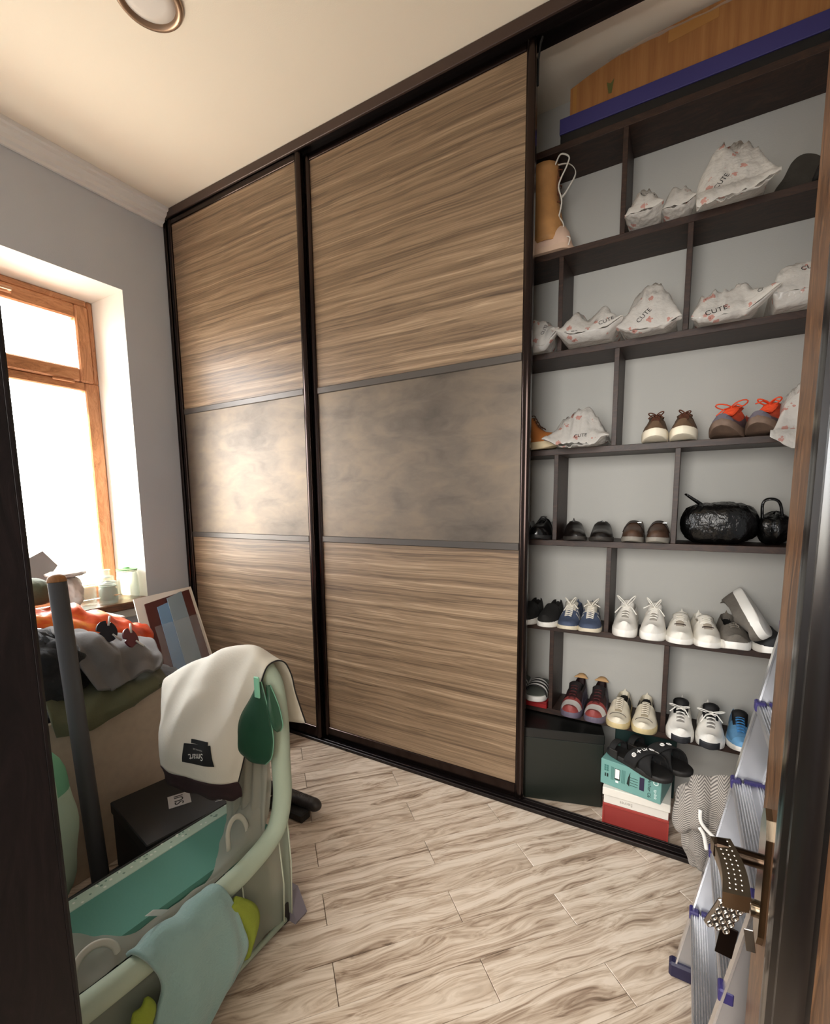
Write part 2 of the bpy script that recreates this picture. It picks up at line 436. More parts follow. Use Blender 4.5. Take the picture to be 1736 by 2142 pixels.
# window
OAK = wood('window_oak', ['a06a44', 'bf8359', 'd0986e'], axis='Z', stretch=18, scale=4, rough=0.4)
OAKY = wood('window_oak_y', ['a06a44', 'bf8359', 'd0986e'], axis='Y', stretch=18, scale=4, rough=0.4)
win = thing('window_1', None, None, (-0.2, -0.83, 0.765), kind='structure')
def bar(y0, y1, z0, z1, x0=-0.262, x1=-0.2, ch=0.006, name='window_frame'):
    return part(name, G().box((x0, y0, z0), (x1, y1, z1), ch), OAK if (z1 - z0) > (y1 - y0) else OAKY, win)
bar(-0.402, -0.328, 0.765, 1.985); bar(-0.357, -0.328, 1.985, 2.428); bar(-1.325, -1.25, 0.765, 1.985); bar(-1.325, -1.296, 1.985, 2.428)
bar(-1.296, -0.357, 2.392, 2.428); bar(-1.25, -0.402, 0.765, 0.84); bar(-1.25, -0.402, 1.938, 1.985)
bar(-0.425, -0.357, 1.985, 2.392, -0.255, -0.188, 0.008, 'transom_sash'); bar(-1.296, -1.228, 1.985, 2.392, -0.255, -0.188, 0.008, 'transom_sash')
bar(-1.228, -0.425, 2.318, 2.392, -0.255, -0.188, 0.008, 'transom_sash'); bar(-1.228, -0.425, 1.985, 2.058, -0.255, -0.188, 0.008, 'transom_sash')
bar(-0.56, -0.455, 1.972, 1.984, -0.2, -0.186, 0.003, 'drip_bead')
part('window_handle', G().box((-0.19, -0.78, 2.342), (-0.178, -0.70, 2.37), 0.005).tube([(-0.178, -0.715, 2.356), (-0.155, -0.715, 2.356), (-0.152, -0.74, 2.354), (-0.152, -0.85, 2.352)], 0.009, 8), mat('b98a66', 0.35), win, smooth=True, auto=40)
GL = glass('window_glass', 'ffffff', 0.92, 0.02)
part('pane', G().box((-0.236, -1.25, 0.84), (-0.230, -0.402, 1.938)), GL, win)
part('pane', G().box((-0.236, -1.228, 2.058), (-0.230, -0.425, 2.318)), GL, win)
SILLW = wood('sill_wood', ['4d2f1e', '6b452d', '7d5437'], axis='Y', stretch=14, scale=4, rough=0.35)
part('window_sill', G().box((-0.2, -1.389, 0.722), (0.075, -0.266, 0.764), 0.006), SILLW, win)
part('sill_support', G().box((0.001, -1.36, 0.672), (0.045, -0.20, 0.722), 0.004), mat('d9d4cc', 0.7), win)
# cornice and door frame
prof = [(0.001, 2.915), (0.014, 2.915), (0.018, 2.928), (0.034, 2.935), (0.040, 2.952), (0.058, 2.965), (0.063, 2.978), (0.076, 2.982), (0.080, 2.999), (0.001, 2.999)]
struct('trim_1', G().prism(prof, 1, -1.559, -0.008), mat('ebe8e4', 0.75))
g = G().box((2.02, -1.775, 0.0), (2.04, -1.552, 2.14), 0.004).box((2.91, -1.775, 0.0), (2.93, -1.60, 2.14), 0.004).box((2.02, -1.775, 2.14), (2.93, -1.552, 2.16), 0.004)
g.box((1.95, -1.559, 0), (2.04, -1.548, 2.20), 0.004)
struct('trim_2', g, wood('jamb_wood', ['0b0809', '110c0d', '181112'], axis='Z', stretch=18, scale=4, rough=0.5, spec=0.22))

# ------------------------------------------------------------------ room door, opened into the room
DOORW = wood('door_wood', ['352216', '4e331f', '65452b', '785536'], axis='Z', stretch=22, scale=3.0, rough=0.38, bump=0.04)
DOORB = mat('130f0e', 0.22, spec=0.6)
dX = 2.871
door = thing('door_1', None, None, (dX + 0.02, -1.58, 0.01), kind='structure')
def dp(name, y0, y1, z0, z1, x0, x1, m, ch=0.003): return part(name, G().box((x0, y0, z0), (x1, y1, z1), ch), m, door)
dp('stile', -1.065, -0.93, 0.012, 2.1, dX, dX + 0.04, DOORW); dp('stile', -1.58, -1.46, 0.012, 2.1, dX, dX + 0.04, DOORW)
dp('rail', -1.46, -1.065, 0.012, 0.16, dX, dX + 0.04, DOORW); dp('rail', -1.46, -1.065, 1.98, 2.1, dX, dX + 0.04, DOORW)
dp('door_panel', -1.46, -1.065, 0.16, 1.98, dX + 0.012, dX + 0.028, DOORW)
def mould(y0, sgn):
    pr = [(0.0, 0.0), (-0.006, 0.006), (-0.006, 0.022), (0.001, 0.030), (-0.009, 0.040), (-0.014, 0.058), (-0.012, 0.074), (-0.004, 0.082), (-0.004, 0.088), (-0.010, 0.098), (-0.011, 0.112), (0.0, 0.128), (0.011, 0.135), (0.0119, 0.150), (0.02, 0.150), (0.02, 0.0)]
    return G().prism([(dX + a, y0 + sgn * b) for a, b in pr], 2, 0.16, 1.98)
part('moulding', mould(-1.065, -1), DOORB, door, smooth=True, auto=35)
BRZ = mat('8d7f6c', 0.2, metal=1.0); BRD = mat('4a3d33', 0.2, metal=1.0)
# long lock plate with chamfered ends
pl = [(-0.975, 0.665), (-0.985, 0.645), (-1.0, 0.635), (-1.015, 0.645), (-1.025, 0.665), (-1.025, 0.82), (-1.015, 0.845), (-1.0, 0.855), (-0.985, 0.845), (-0.975, 0.82)]
part('lock_plate', G().prism(pl, 0, dX - 0.008, dX), BRZ, door)
hb = G(); hz = 0.765
hb.tube([(dX - 0.008, -0.995, hz), (dX - 0.03, -0.995, hz), (dX - 0.048, -0.996, hz)], 0.011, 12)
lev = part('lever_handle', hb.box((dX - 0.067, -1.008, hz - 0.012), (dX - 0.045, -0.984, hz + 0.014), 0.004), BRD, door, smooth=True, auto=35)
lb = G()
for k in range(12):     # flat lever sweeping along the door face toward the hinge
    pass
rows = []
for k in range(13):
    t = k / 12; y = -0.984 - 0.116 * t; x = dX - 0.058 + 0.006 * math.sin(t * PI) + 0.012 * t
    rows.append([(x - 0.013 - 0.003 * t, y, hz + 0.010), (x + 0.013 + 0.003 * t, y, hz + 0.015), (x + 0.012 + 0.003 * t, y, hz - 0.008), (x - 0.012 - 0.003 * t, y, hz - 0.012)])
lb.grid(rows, wrap=True); lb.f.append((0, 1, 2, 3)); lb.f.append(tuple(48 + i for i in (3, 2, 1, 0))); lb.m += [0, 0]
part('lever_arm', lb, BRZ, lev, world=True)
db = G()
for k in range(11):
    t = 0.06 + 0.085 * k
    for q in (-0.007, 0.0, 0.007):
        y = -0.984 - 0.116 * t; x = dX - 0.058 + 0.006 * math.sin(t * PI) + 0.012 * t + q; z = hz + 0.0125 + q * 0.17
        db.lathe([(0.0018, -0.001), (0.0015, 0.0007), (0.0, 0.0013)], (x, y, z), 6)
part('stud', db, mat('f0ece6', 0.1, metal=1.0), lev, smooth=True, kind='stuff')
part('thumb_turn', G().tube([(dX - 0.008, -1.0, 0.69), (dX - 0.016, -1.0, 0.69)], 0.012, 14), BRZ, door, smooth=True, auto=40)
# keys hanging from the lock
ky = thing('key_bunch', 'ornate silver keychain with keys hanging from the lock of the brown door', 'keys', (dX - 0.03, -1.0, 0.69))
ST = mat('b9b6b2', 0.22, metal=1.0)
part('key_ring', G().tube([(dX - 0.03 + 0.013 * math.cos(a), -1.0, 0.688 + 0.013 * math.sin(a)) for a in [2 * PI * i / 20 for i in range(20)]], 0.0015, 6, closed=True), ST, ky, smooth=True)
part('key', G().box((dX - 0.026, -1.002, 0.684), (dX - 0.004, -0.998, 0.697), 0.001), ST, ky)
fob = part('keychain_fob', G().box((-0.018, -0.004, -0.026), (0.018, 0.004, 0.026), 0.003, M=Matrix.Translation((dX - 0.052, -1.035, 0.688)) @ Matrix.Rotation(0.35, 4, 'Y') @ Matrix.Rotation(0.3, 4, 'Z')), ST, ky)
og = G()
for i in range(4):
    for j in range(3):
        og.tube([Matrix.Translation((dX - 0.052, -1.035, 0.688)) @ Matrix.Rotation(0.35, 4, 'Y') @ Matrix.Rotation(0.3, 4, 'Z') @ Vector((-0.012 + 0.012 * j + 0.004 * math.cos(a), -0.005, -0.02 + 0.0135 * i + 0.005 * math.sin(a))) for a in [2 * PI * q / 8 for q in range(8)]], 0.0011, 5, closed=True)
part('filigree', og, mat('e6e3de', 0.15, metal=1.0), fob, smooth=True)
kb = G().box((-0.011, -0.0015, -0.05), (0.011, 0.0015, 0.0), 0.001, M=Matrix.Translation((dX - 0.042, -1.03, 0.668)) @ Matrix.Rotation(0.12, 4, 'Y'))
part('key_blade', kb, mat('2c2523', 0.3, metal=1.0), ky)
part('key_blade', G().box((-0.006, -0.001, -0.035), (0.006, 0.001, 0.0), 0.0006, M=Matrix.Translation((dX - 0.02, -1.03, 0.676)) @ Matrix.Rotation(-0.15, 4, 'Y')), ST, ky)

# ceiling light
cl = thing('ceiling_light', 'round recessed ceiling light with brushed bronze ring', 'ceiling light', (1.085, -0.705, H - 0.001))
part('ring', G().lathe([(0.105, -0.001), (0.106, -0.008), (0.099, -0.016), (0.089, -0.014), (0.082, -0.006), (0.081, -0.001)], (1.085, -0.705, H), 48), mat('a58a74', 0.35, metal=0.8), cl, smooth=True)
part('diffuser', G().lathe([(0.0, -0.006), (0.05, -0.0058), (0.0815, -0.004), (0.0815, -0.001), (0, -0.001)], (1.085, -0.705, H), 40), mat('d9d2cb', 0.5), cl, smooth=True)

# ------------------------------------------------------------------ sliding wardrobe
ALU = mat('352b28', 0.17, metal=0.9, spec=0.6)
ALUD = mat('1c1514', 0.35, metal=0.4)
RAILG = mat('57524e', 0.35, metal=0.5)
DWOOD = wood('wardrobe_wood', ['4a3a2e', '665340', '806a53', '967f66', 'b59d82'], axis='X', stretch=95, scale=0.42, rough=0.40, warp=0.022, bump=0.05, contrast=(0.22, 0.78), fine=1.3)
CONC = wood('stone_panel', ['544d46', '665d54', '75695c', '80715f'], axis='X', stretch=1.8, scale=2.2, rough=0.44, warp=0.2, bump=0.012, contrast=(0.28, 0.72), fine=0.4, spec=0.4)
CONC.node_tree.nodes['Principled BSDF'].inputs['Metallic'].default_value = 0.55
wf = thing('wardrobe_frame', 'dark brown aluminium track frame of the built-in sliding wardrobe', 'wardrobe', (1.6, 0.05, 0))
part('fascia', G().box((0.0, -0.006, 2.955), (3.198, 0.006, 2.999), 0.002), mat('4a3a34', 0.35, metal=0.3), wf)
part('top_track', G().box((0.0, 0.006, 2.975), (3.198, 0.10, 2.999)).box((0.0, 0.045, 2.955), (3.198, 0.049, 2.976)).box((0.0, 0.088, 2.945), (3.198, 0.10, 2.976)), ALUD, wf)
g = G().box((0.0, -0.002, 0.0005), (3.198, 0.061, 0.006)).box((0.0, -0.004, 0.0005), (3.198, 0.004, 0.018), 0.002)
for y in (0.018, 0.045, 0.056): g.box((0.0, y, 0.005), (3.198, y + 0.005, 0.016), 0.001)
part('bottom_track', g, ALUD, wf)
part('wall_post', G().box((0.001, 0.0, 0.006), (0.026, 0.10, 2.955), 0.002), ALU, wf)

def stile(x0, x1, y0, z0, z1, curved=1):
    n = 8; poly = [(x1, y0 + 0.024), (x0, y0 + 0.024), (x0, y0 + 0.004)]
    for k in range(n + 1):
        a = PI - PI * k / n
        poly.append(((x0 + x1) / 2 + (x1 - x0) * 0.42 * math.cos(a), y0 + 0.004 - 0.006 * math.sin(a)))
    poly.append((x1, y0 + 0.004))
    return G().prism(poly, 2, z0, z1)
def sdoor(x0, x1, y0, z0, z1, label, sw=0.036):
    t = thing('sliding_door', label, 'sliding door', ((x0 + x1) / 2, y0 + 0.015, z0), group=None)
    part('stile', stile(x0, x0 + sw, y0, z0, z1), ALU, t, smooth=True, auto=50)
    part('stile', stile(x1 - sw, x1, y0, z0, z1), ALU, t, smooth=True, auto=50)
    a, b = x0 + sw, x1 - sw
    part('bottom_rail', G().box((a, y0 + 0.002, z0), (b, y0 + 0.023, z0 + 0.062), 0.002), ALU, t)
    part('top_rail', G().box((a, y0 + 0.002, z1 - 0.03), (b, y0 + 0.023, z1), 0.002), ALU, t)
    for z in (1.101, 1.846): part('mid_rail', G().box((a, y0 + 0.003, z), (b, y0 + 0.024, z + 0.032), 0.003), RAILG, t)
    part('wood_panel', G().box((a, y0 + 0.009, z0 + 0.062), (b, y0 + 0.019, 1.101)), DWOOD, t, label='brown wood-grain lower panel')
    part('stone_panel', G().box((a, y0 + 0.009, 1.133), (b, y0 + 0.019, 1.846)), CONC, t, label='grey concrete-look middle panel')
    part('wood_panel', G().box((a, y0 + 0.009, 1.878), (b, y0 + 0.019, z1 - 0.03)), DWOOD, t, label='brown wood-grain upper panel')
    return t
sdoor(0.027, 1.078, 0.006, 0.018, 2.953, 'left sliding wardrobe door of brown wood and concrete-look panels beside the window wall')
sd2 = sdoor(1.074, 2.195, 0.033, 0.018, 2.948, 'right sliding wardrobe door of brown wood and grey panels next to the open shelves')
part('brush_strip', G().tube([(2.196, 0.055, 2.80), (2.198, 0.05, 2.88), (2.208, 0.04, 2.92), (2.217, 0.035, 2.935)], 0.0035, 6), mat('0d0b0b', 0.8), sd2)

# shelf unit in the open part
ZT = [2.71, 2.314, 1.922, 1.522, 1.132, 0.748, 0.357]
YF, YB, XL, XR, TH = 0.25, 0.449, 1.795, 3.185, 0.025
su = thing('shelf_unit', 'dark brown open shoe shelves inside the wardrobe with staggered dividers', 'shelves', ((XL + XR) / 2, 0.35, 0))
part('side_panel', G().box((XL - 0.018, 0.11, 0.001), (XL, YB, 2.998), 0.001), DARKW2, su)
part('side_panel', G().box((XR, 0.11, 0.001), (XR + 0.012, YB, 2.998), 0.001), DARKW2, su)
for z in ZT: part('shelf', G().box((XL, YF, z - TH), (XR, YB, z), 0.001), DARKW2, su)
for i in range(6):
    z0, z1 = ZT[i + 1], ZT[i] - TH
    for x in ([2.475] if i % 2 == 0 else [2.25, 2.704]): part('divider', G().box((x - 0.009, YF + 0.001, z0), (x + 0.009, YB, z1), 0.001), DARKW2, su)

# ------------------------------------------------------------------ shoes
def interp(x, T):
    for i in range(len(T) - 1):
        if x <= T[i + 1][0]:
            a, b = T[i], T[i + 1]; t = (x - a[0]) / (b[0] - a[0]); t = max(0, min(1, t)); return a[1] + (b[1] - a[1]) * t
    return T[-1][1]
OUT = [(0, 0), (0.008, 0.24), (0.03, 0.47), (0.07, 0.68), (0.13, 0.86), (0.22, 0.97), (0.32, 1.0), (0.45, 0.92), (0.6, 0.80), (0.75, 0.76), (0.88, 0.73), (0.95, 0.60), (0.985, 0.36), (1, 0)]
OUTP = [(0, 0), (0.008, 0.16), (0.03, 0.32), (0.07, 0.50), (0.13, 0.68), (0.22, 0.88), (0.32, 1.0), (0.45, 0.93), (0.6, 0.80), (0.75, 0.74), (0.88, 0.70), (0.95, 0.58), (0.985, 0.36), (1, 0)]
class Last:
    """the shape of one shoe: toe at y=0, heel at y=L, sole on z=0"""
    def __init__(s, L=0.275, W=0.100, sole=0.026, toe=0.05, throat=0.092, collar=0.082, heel=0.092, spring=0.010, side=1, pointed=False, open0=0.46, platform=0.0):
        s.L, s.W, s.sole, s.side, s.spring = L, W, sole, side, spring; s.out = OUTP if pointed else OUT; s.open0 = open0
        s.H = [(0, sole + 0.004), (0.03, sole + (toe - 0.02) * 0.75), (0.10, toe), (0.22, toe + 0.008), (0.34, (toe + throat) / 2 + 0.004), (open0, throat), (0.62, collar), (0.8, collar + 0.002), (0.95, heel), (1.0, heel)]
        s.plat = platform
    def hw(s, t): return interp(t, s.out) * s.W / 2
    def cx(s, t): return s.side * s.W * 0.05 * math.sin(PI * min(1, t * 1.3)) - s.side * 0.02 * s.W
    def zb(s, t): return s.spring * max(0, 1 - t / 0.26) ** 2
    def zs(s, t): return s.zb(t) + s.sole + s.plat * sm(0.35, 0.75, t)
    def top(s, t, u):
        h = interp(t, s.H) + s.zb(t) * 0.6; z0 = s.zs(t) - 0.004
        a = abs(u); p = 2.6 if t < s.open0 else 3.4
        z = z0 + (h - z0) * (1 - a ** p) ** 0.6
        x = u * (1.0 - 0.30 * sm(0.3, 0.75, t) * (1 - a * a) * 0.6)
        pit = sm(s.open0, s.open0 + 0.08, t) * sm(1.0, 0.955, t) * sm(0.70, 0.60, a)
        z = z * (1 - pit) + (z0 + 0.008) * pit
        xx = s.cx(t) + x * s.hw(t) * 0.97
        return Vector((xx, t * s.L, z))
    def surf(s, t, u, off=0.0):
        p = s.top(t, u); return p + Vector((0.4 * u, -0.25, 1)).normalized() * off
TT = sorted(set([0, 0.004, 0.012, 0.03, 0.05, 0.07, 0.1, 0.13, 0.17, 0.2, 0.23, 0.26, 0.29, 0.32, 0.35, 0.38, 0.41, 0.44, 0.46, 0.48, 0.5, 0.52, 0.55, 0.58, 0.62, 0.66, 0.7, 0.74, 0.78, 0.82, 0.86, 0.9, 0.92, 0.94, 0.96, 0.975, 0.988, 0.996, 1.0]))
UU = [-1, -0.97, -0.92, -0.85, -0.78, -0.72, -0.68, -0.64, -0.6, -0.5, -0.4, -0.3, -0.2, -0.1, 0, 0.1, 0.2, 0.3, 0.4, 0.5, 0.6, 0.64, 0.68, 0.72, 0.78, 0.85, 0.92, 0.97, 1]
def sole_geo(l, grow=1.03, z0=0.0, frac=1.0, tread=0):
    g = G(); n = 28; rings = []
    ts = [0.5 - 0.5 * math.cos(PI * i / n) for i in range(n + 1)]
    loop = [(t, 1) for t in ts] + [(t, -1) for t in ts[-2:0:-1]]
    def ring(kz, k):
        out = []
        for t, sg in loop:
            z = l.zb(t) * (1 if kz < 0.99 else 1) + (l.zs(t) - l.zb(t)) * kz
            out.append((l.cx(t) + sg * l.hw(t) * k * grow, (t - 0.5) * l.L * (k * 0.985 + 0.022 * k) + 0.5 * l.L, z))
        return out
    R = [ring(0.0, 0.93), ring(0.12, 0.985), ring(0.5, 1.0), ring(0.85, 0.995), ring(1.0, 0.96)]
    g.grid(R, wrap=True); m = len(loop)
    g.f.append(tuple(range(m - 1, -1, -1))); g.f.append(tuple(4 * m + i for i in range(m))); g.m += [0, 0]
    return g
def lace_rows(g, l, n=6, t0=0.24, t1=0.46, w=0.30, r=0.0026, mi=0):
    for k in range(n):
        ta = t0 + (t1 - t0) * k / max(1, n - 1); tb = min(ta + 0.02, t1)
        for (sa, sb) in ((-1, 1), (1, -1)) if k < n - 1 else ((-1, 1),):
            P = []
            for q in range(6):
                f = q / 5; P.append(l.surf(ta + (tb - ta) * f + 0.0, (sa + (sb - sa) * f) * (w + 0.06 * k / n), 0.006 + 0.003 * math.sin(f * PI)))
            g.tube(P, r, 5, mi=mi, flat=0.6)
def bow(g, l, t=0.43, size=0.04, r=0.0024, seed=0, up=0.5, mi=0):
    rnd = random.Random(seed); c = l.surf(t, 0, 0.010)
    for sg in (-1, 1):
        a = rnd.uniform(0.2, 0.9) ; d = Vector((sg * math.cos(a), -0.35 + rnd.uniform(-0.4, 0.3), up * rnd.uniform(0.4, 1.2))).normalized(); p = Vector((0, -0.7, 0.5))
        s_ = size * rnd.uniform(0.8, 1.2)
        g.tube([c + d * s_ * (1 - math.cos(q)) / 2 + p * s_ * 0.33 * math.sin(q) for q in [2 * PI * i / 12 for i in range(13)]], r, 5, mi=mi)
        e = Vector((sg * 0.7, -0.5, -0.25 + rnd.uniform(-0.3, 0.5))).normalized()
        g.tube([c, c + e * s_ * 0.5 + Vector((0, 0, 0.006)), c + e * s_ * 1.0 + Vector((0, -0.004, -0.008))], r, 5, mi=mi)
    g.lathe([(0, -0.004), (0.005, -0.002), (0.005, 0.003), (0, 0.005)], c, 8, mi=mi)

def shoe(name, label, group, x, z, last, colors, yaw=0, y=0.17, region=None, laces=None, lace_m=None, tongue=None, extra=None, rot=None, cat='shoe', throat=None):
    """colors: list of materials; 0 upper, 1 lining, 2.. by region(t,u); last entry is used for the sole"""
    l = last
    t = thing(name, label, cat, (x, y, z + 0.0006), yaw, group, rot=rot)
    g = G(); P = [[l.top(a, b) for b in UU] for a in TT]; g.grid(P)
    nu = len(UU) - 1
    for i in range(len(TT) - 1):
        for j in range(nu):
            a = (TT[i] + TT[i + 1]) / 2; b = (UU[j] + UU[j + 1]) / 2
            mi = region(a, b) if region else 0
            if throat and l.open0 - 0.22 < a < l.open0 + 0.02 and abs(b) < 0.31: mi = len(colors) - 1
            if a > l.open0 + 0.02 and abs(b) < 0.66 and a < 0.972: mi = 1
            g.m[i * nu + j] = mi
    part('upper', g, colors[:-1] + ([throat] if throat else []), t, smooth=True, world=False, auto=60)
    part('sole', sole_geo(l), colors[-1], t, smooth=True, world=False, auto=50)
    if tongue:
        tg = G(); rows = []
        for i in range(7):
            f = i / 6; tt = l.open0 - 0.10 + 0.14 * f; zz = l.top(l.open0 - 0.01, 0).z + tongue[1] * sm(0.3, 1, f)
            w = l.hw(0.45) * (0.5 + 0.12 * f) * (1 if f < 0.95 else 0.8)
            base = l.surf(min(tt, l.open0 - 0.01), 0, 0.003)
            yy = tt * l.L + 0.012 * f; zc = max(base.z, zz if f > 0.3 else base.z)
            rows.append([(base.x + w * k, yy + 0.006 * abs(k) ** 2, zc - 0.010 * k * k) for k in (-1, -0.6, -0.2, 0.2, 0.6, 1)])
        tg.grid(rows); part('tongue', tg, tongue[0], t, smooth=True, world=False, solid=0.006)
    if laces:
        lg = G(); lace_rows(lg, l, **laces.get('rows', {}))
        if 'bow' in laces: bow(lg, l, **laces['bow'])
        part('laces', lg, lace_m, t, smooth=True, world=False)
    if extra: extra(t, l)
    return t

LEA = dict(rough=0.5)
white = mat('e9e6df', 0.5, var=0.04, vscale=20); whites = mat('f0eee8', 0.55); cream = mat('d9cfb8', 0.55, var=0.08, vscale=15); creams = mat('cdbb8d', 0.55, var=0.1, vscale=25)
blackm = mat('121112', 0.55); blackg = mat('0e0d0d', 0.22, spec=0.6); blacks = mat('1a1919', 0.6); lin_d = mat('17130f', 0.9); lin_l = mat('b9b3a6', 0.9)
# bottom shelf (shelf 7)
z = ZT[6]
# flat red box with a slide sandal pair on it
rb = thing('flat_box', 'flat red box under the striped slide sandals, on the lowest shelf', 'box', (2.17, 0.33, z))
part('box_body', G().box((2.055, 0.235, z + 0.0006), (2.238, 0.44, z + 0.022), 0.002), mat('8e1416', 0.5), rb)
part('box_lid', G().box((2.053, 0.233, z + 0.0222), (2.239, 0.442, z + 0.034), 0.002), mat('7d1012', 0.5), rb)
def slide(x, label, yaw):
    l = Last(L=0.255, W=0.098, sole=0.026, spring=0.006)
    t = thing('slide_sandal', label, 'sandal', (x, 0.19, z + 0.035), yaw, 'black slide sandals with white stripes')
    part('footbed', sole_geo(l), mat('d9d7d2', 0.6), t, smooth=True, world=False, auto=50)
    g = G(); n = 28; ts = [0.5 - 0.5 * math.cos(PI * i / n) for i in range(n + 1)]; loop = [(q, 1) for q in ts] + [(q, -1) for q in ts[-2:0:-1]]
    g.grid([[(l.cx(q) + sg * l.hw(q) * 0.92, (q - 0.5) * l.L * 0.95 + 0.5 * l.L, l.zs(q) + 0.0004 + dz) for q, sg in loop] for dz in (0, 0.003)], wrap=True); g.f.append(tuple(len(loop) + i for i in range(len(loop)))); g.m.append(0)
    part('insole', g, mat('6b6f68', 0.7), t, world=False)
    rows = []
    for i in range(13):
        f = i / 12; tt = 0.20 + 0.30 * f
        rows.append([(l.cx(tt) + l.hw(tt) * 1.03 * math.cos(PI - PI * k / 12), tt * l.L, 0.018 + (0.048 + 0.010 * f) * math.sin(PI * k / 12) ** 0.75) for k in range(13)])
    g = G(); g.grid(rows); 
    for i in range(12):
        for j in range(12): g.m[i * 12 + j] = 1 if i in (1, 2, 5, 6, 9, 10) else 0
    part('strap', g, [mat('101010', 0.5), mat('e4e2de', 0.5)], t, smooth=True, world=False, solid=0.004)
slide(2.186, 'slide sandal with white stripes, whole one beside the divider on the lowest shelf', 0.05)
slide(2.082, 'slide sandal with white stripes, half hidden behind the sliding door edge', 0.0)

def red_reg(t, u):
    if t < 0.10: return 2
    if t < 0.24: return 3
    if t < 0.29: return 2
    if abs(u) > 0.82: return 4
    return 0
for x, s_, w in ((2.350, -1, 'left'), (2.446, 1, 'right')):
    l = Last(side=s_, sole=0.032, throat=0.105, collar=0.10, heel=0.12, toe=0.06, W=0.094)
    def ex(t, l):
        g = G().lathe([(0.0, 0.0), (0.010, 0.0), (0.010, 0.014), (0, 0.016)], (0, 0, 0), 10)
        rows = [[(l.cx(0.93) + 0.030 * math.cos(PI - PI * k / 8) * (1 - 0.2 * i), 0.90 * l.L + 0.015 * i, 0.108 + 0.006 * i * math.sin(PI * k / 8)) for k in range(9)] for i in range(3)]
        g = G().grid(rows); part('heel_tab', g, mat('c9a070', 0.7), t, smooth=True, world=False, solid=0.004)
    shoe('sneaker', w + ' shoe of the dark red, white and violet sneakers on the lowest shelf', 'dark red and violet sneakers', x, z, l,
         [mat('2a1214', 0.6), lin_d, mat('8a3b38', 0.6), mat('c9c6c2', 0.5), mat('5e5768', 0.6), mat('645d6e', 0.6)], region=red_reg, laces=dict(rows=dict(n=5)), lace_m=mat('4a1416', 0.7), tongue=(mat('1b1113', 0.8), 0.02), extra=ex)
def cream_reg(t, u):
    if t < 0.2: return 2
    if 0.45 < t < 0.8 and abs(u) > 0.7: return 3
    return 0
for x, s_, w in ((2.541, -1, 'left'), (2.636, 1, 'right')):
    l = Last(side=s_, sole=0.03, throat=0.09, collar=0.08, heel=0.085, toe=0.052, W=0.096)
    def ex(t, l):
        g = G(); g.tube([l.surf(0.195 - 0.05 * abs(k) ** 2, k, 0.001) for k in [-0.75 + 1.5 * i / 14 for i in range(15)]], 0.0014, 4)
        part('stitch_line', g, mat('3a342c', 0.7), t, world=False)
    shoe('sneaker', w + ' shoe of the worn cream leather sneakers with yellowed soles, lowest shelf', 'worn cream sneakers', x, z, l,
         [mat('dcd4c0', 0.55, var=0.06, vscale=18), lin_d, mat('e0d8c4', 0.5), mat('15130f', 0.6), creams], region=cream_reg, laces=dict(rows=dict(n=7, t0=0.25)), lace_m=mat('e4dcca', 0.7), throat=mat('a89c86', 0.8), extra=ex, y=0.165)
def run_reg(t, u):
    if abs(u) > 0.86 and t < 0.4: return 2
    return 0
for x, s_, w, sd in ((2.768, -1, 'left', 3), (2.866, 1, 'right', 8)):
    l = Last(side=s_, sole=0.032, throat=0.10, collar=0.092, heel=0.10, toe=0.058, W=0.098)
    def ex(t, l):
        g = G(); rows = []
        for q in (0.0, 0.006, 0.014, 0.022, 0.03):
            rows.append([(l.cx(0.02) + 0.031 * k, -0.004 + 0.022 * k * k + 0.0005 * 0, 0.011 + q * 0.8) for k in (-1, -0.7, -0.35, 0, 0.35, 0.7, 1)])
        part('toe_bumper', G().grid(rows), mat('24252a', 0.6), t, smooth=True, world=False, solid=0.006)
    shoe('running_shoe', w + ' shoe of the white running pair with black tongues and black toe bumpers', 'white running shoes with black tongues', x, z, l,
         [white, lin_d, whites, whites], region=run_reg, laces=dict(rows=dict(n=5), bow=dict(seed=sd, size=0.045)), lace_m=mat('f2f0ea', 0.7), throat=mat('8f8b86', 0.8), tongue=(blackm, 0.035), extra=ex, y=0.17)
def blu_reg(t, u): return 2 if (t < 0.16 or abs(u) > 0.9) else 0
shoe('running_shoe', 'bright blue running shoe on the lowest shelf partly hidden by the ladder', None, 2.968, z, Last(side=-1, sole=0.024, W=0.09, pointed=True, spring=0.016),
     [mat('5a8ab0', 0.6, var=0.15, vscale=40), lin_d, mat('6aa0cb', 0.5), whites], region=blu_reg, laces=dict(rows=dict(n=6)), lace_m=mat('3d86c4', 0.7), tongue=(blackm, 0.03), y=0.185)

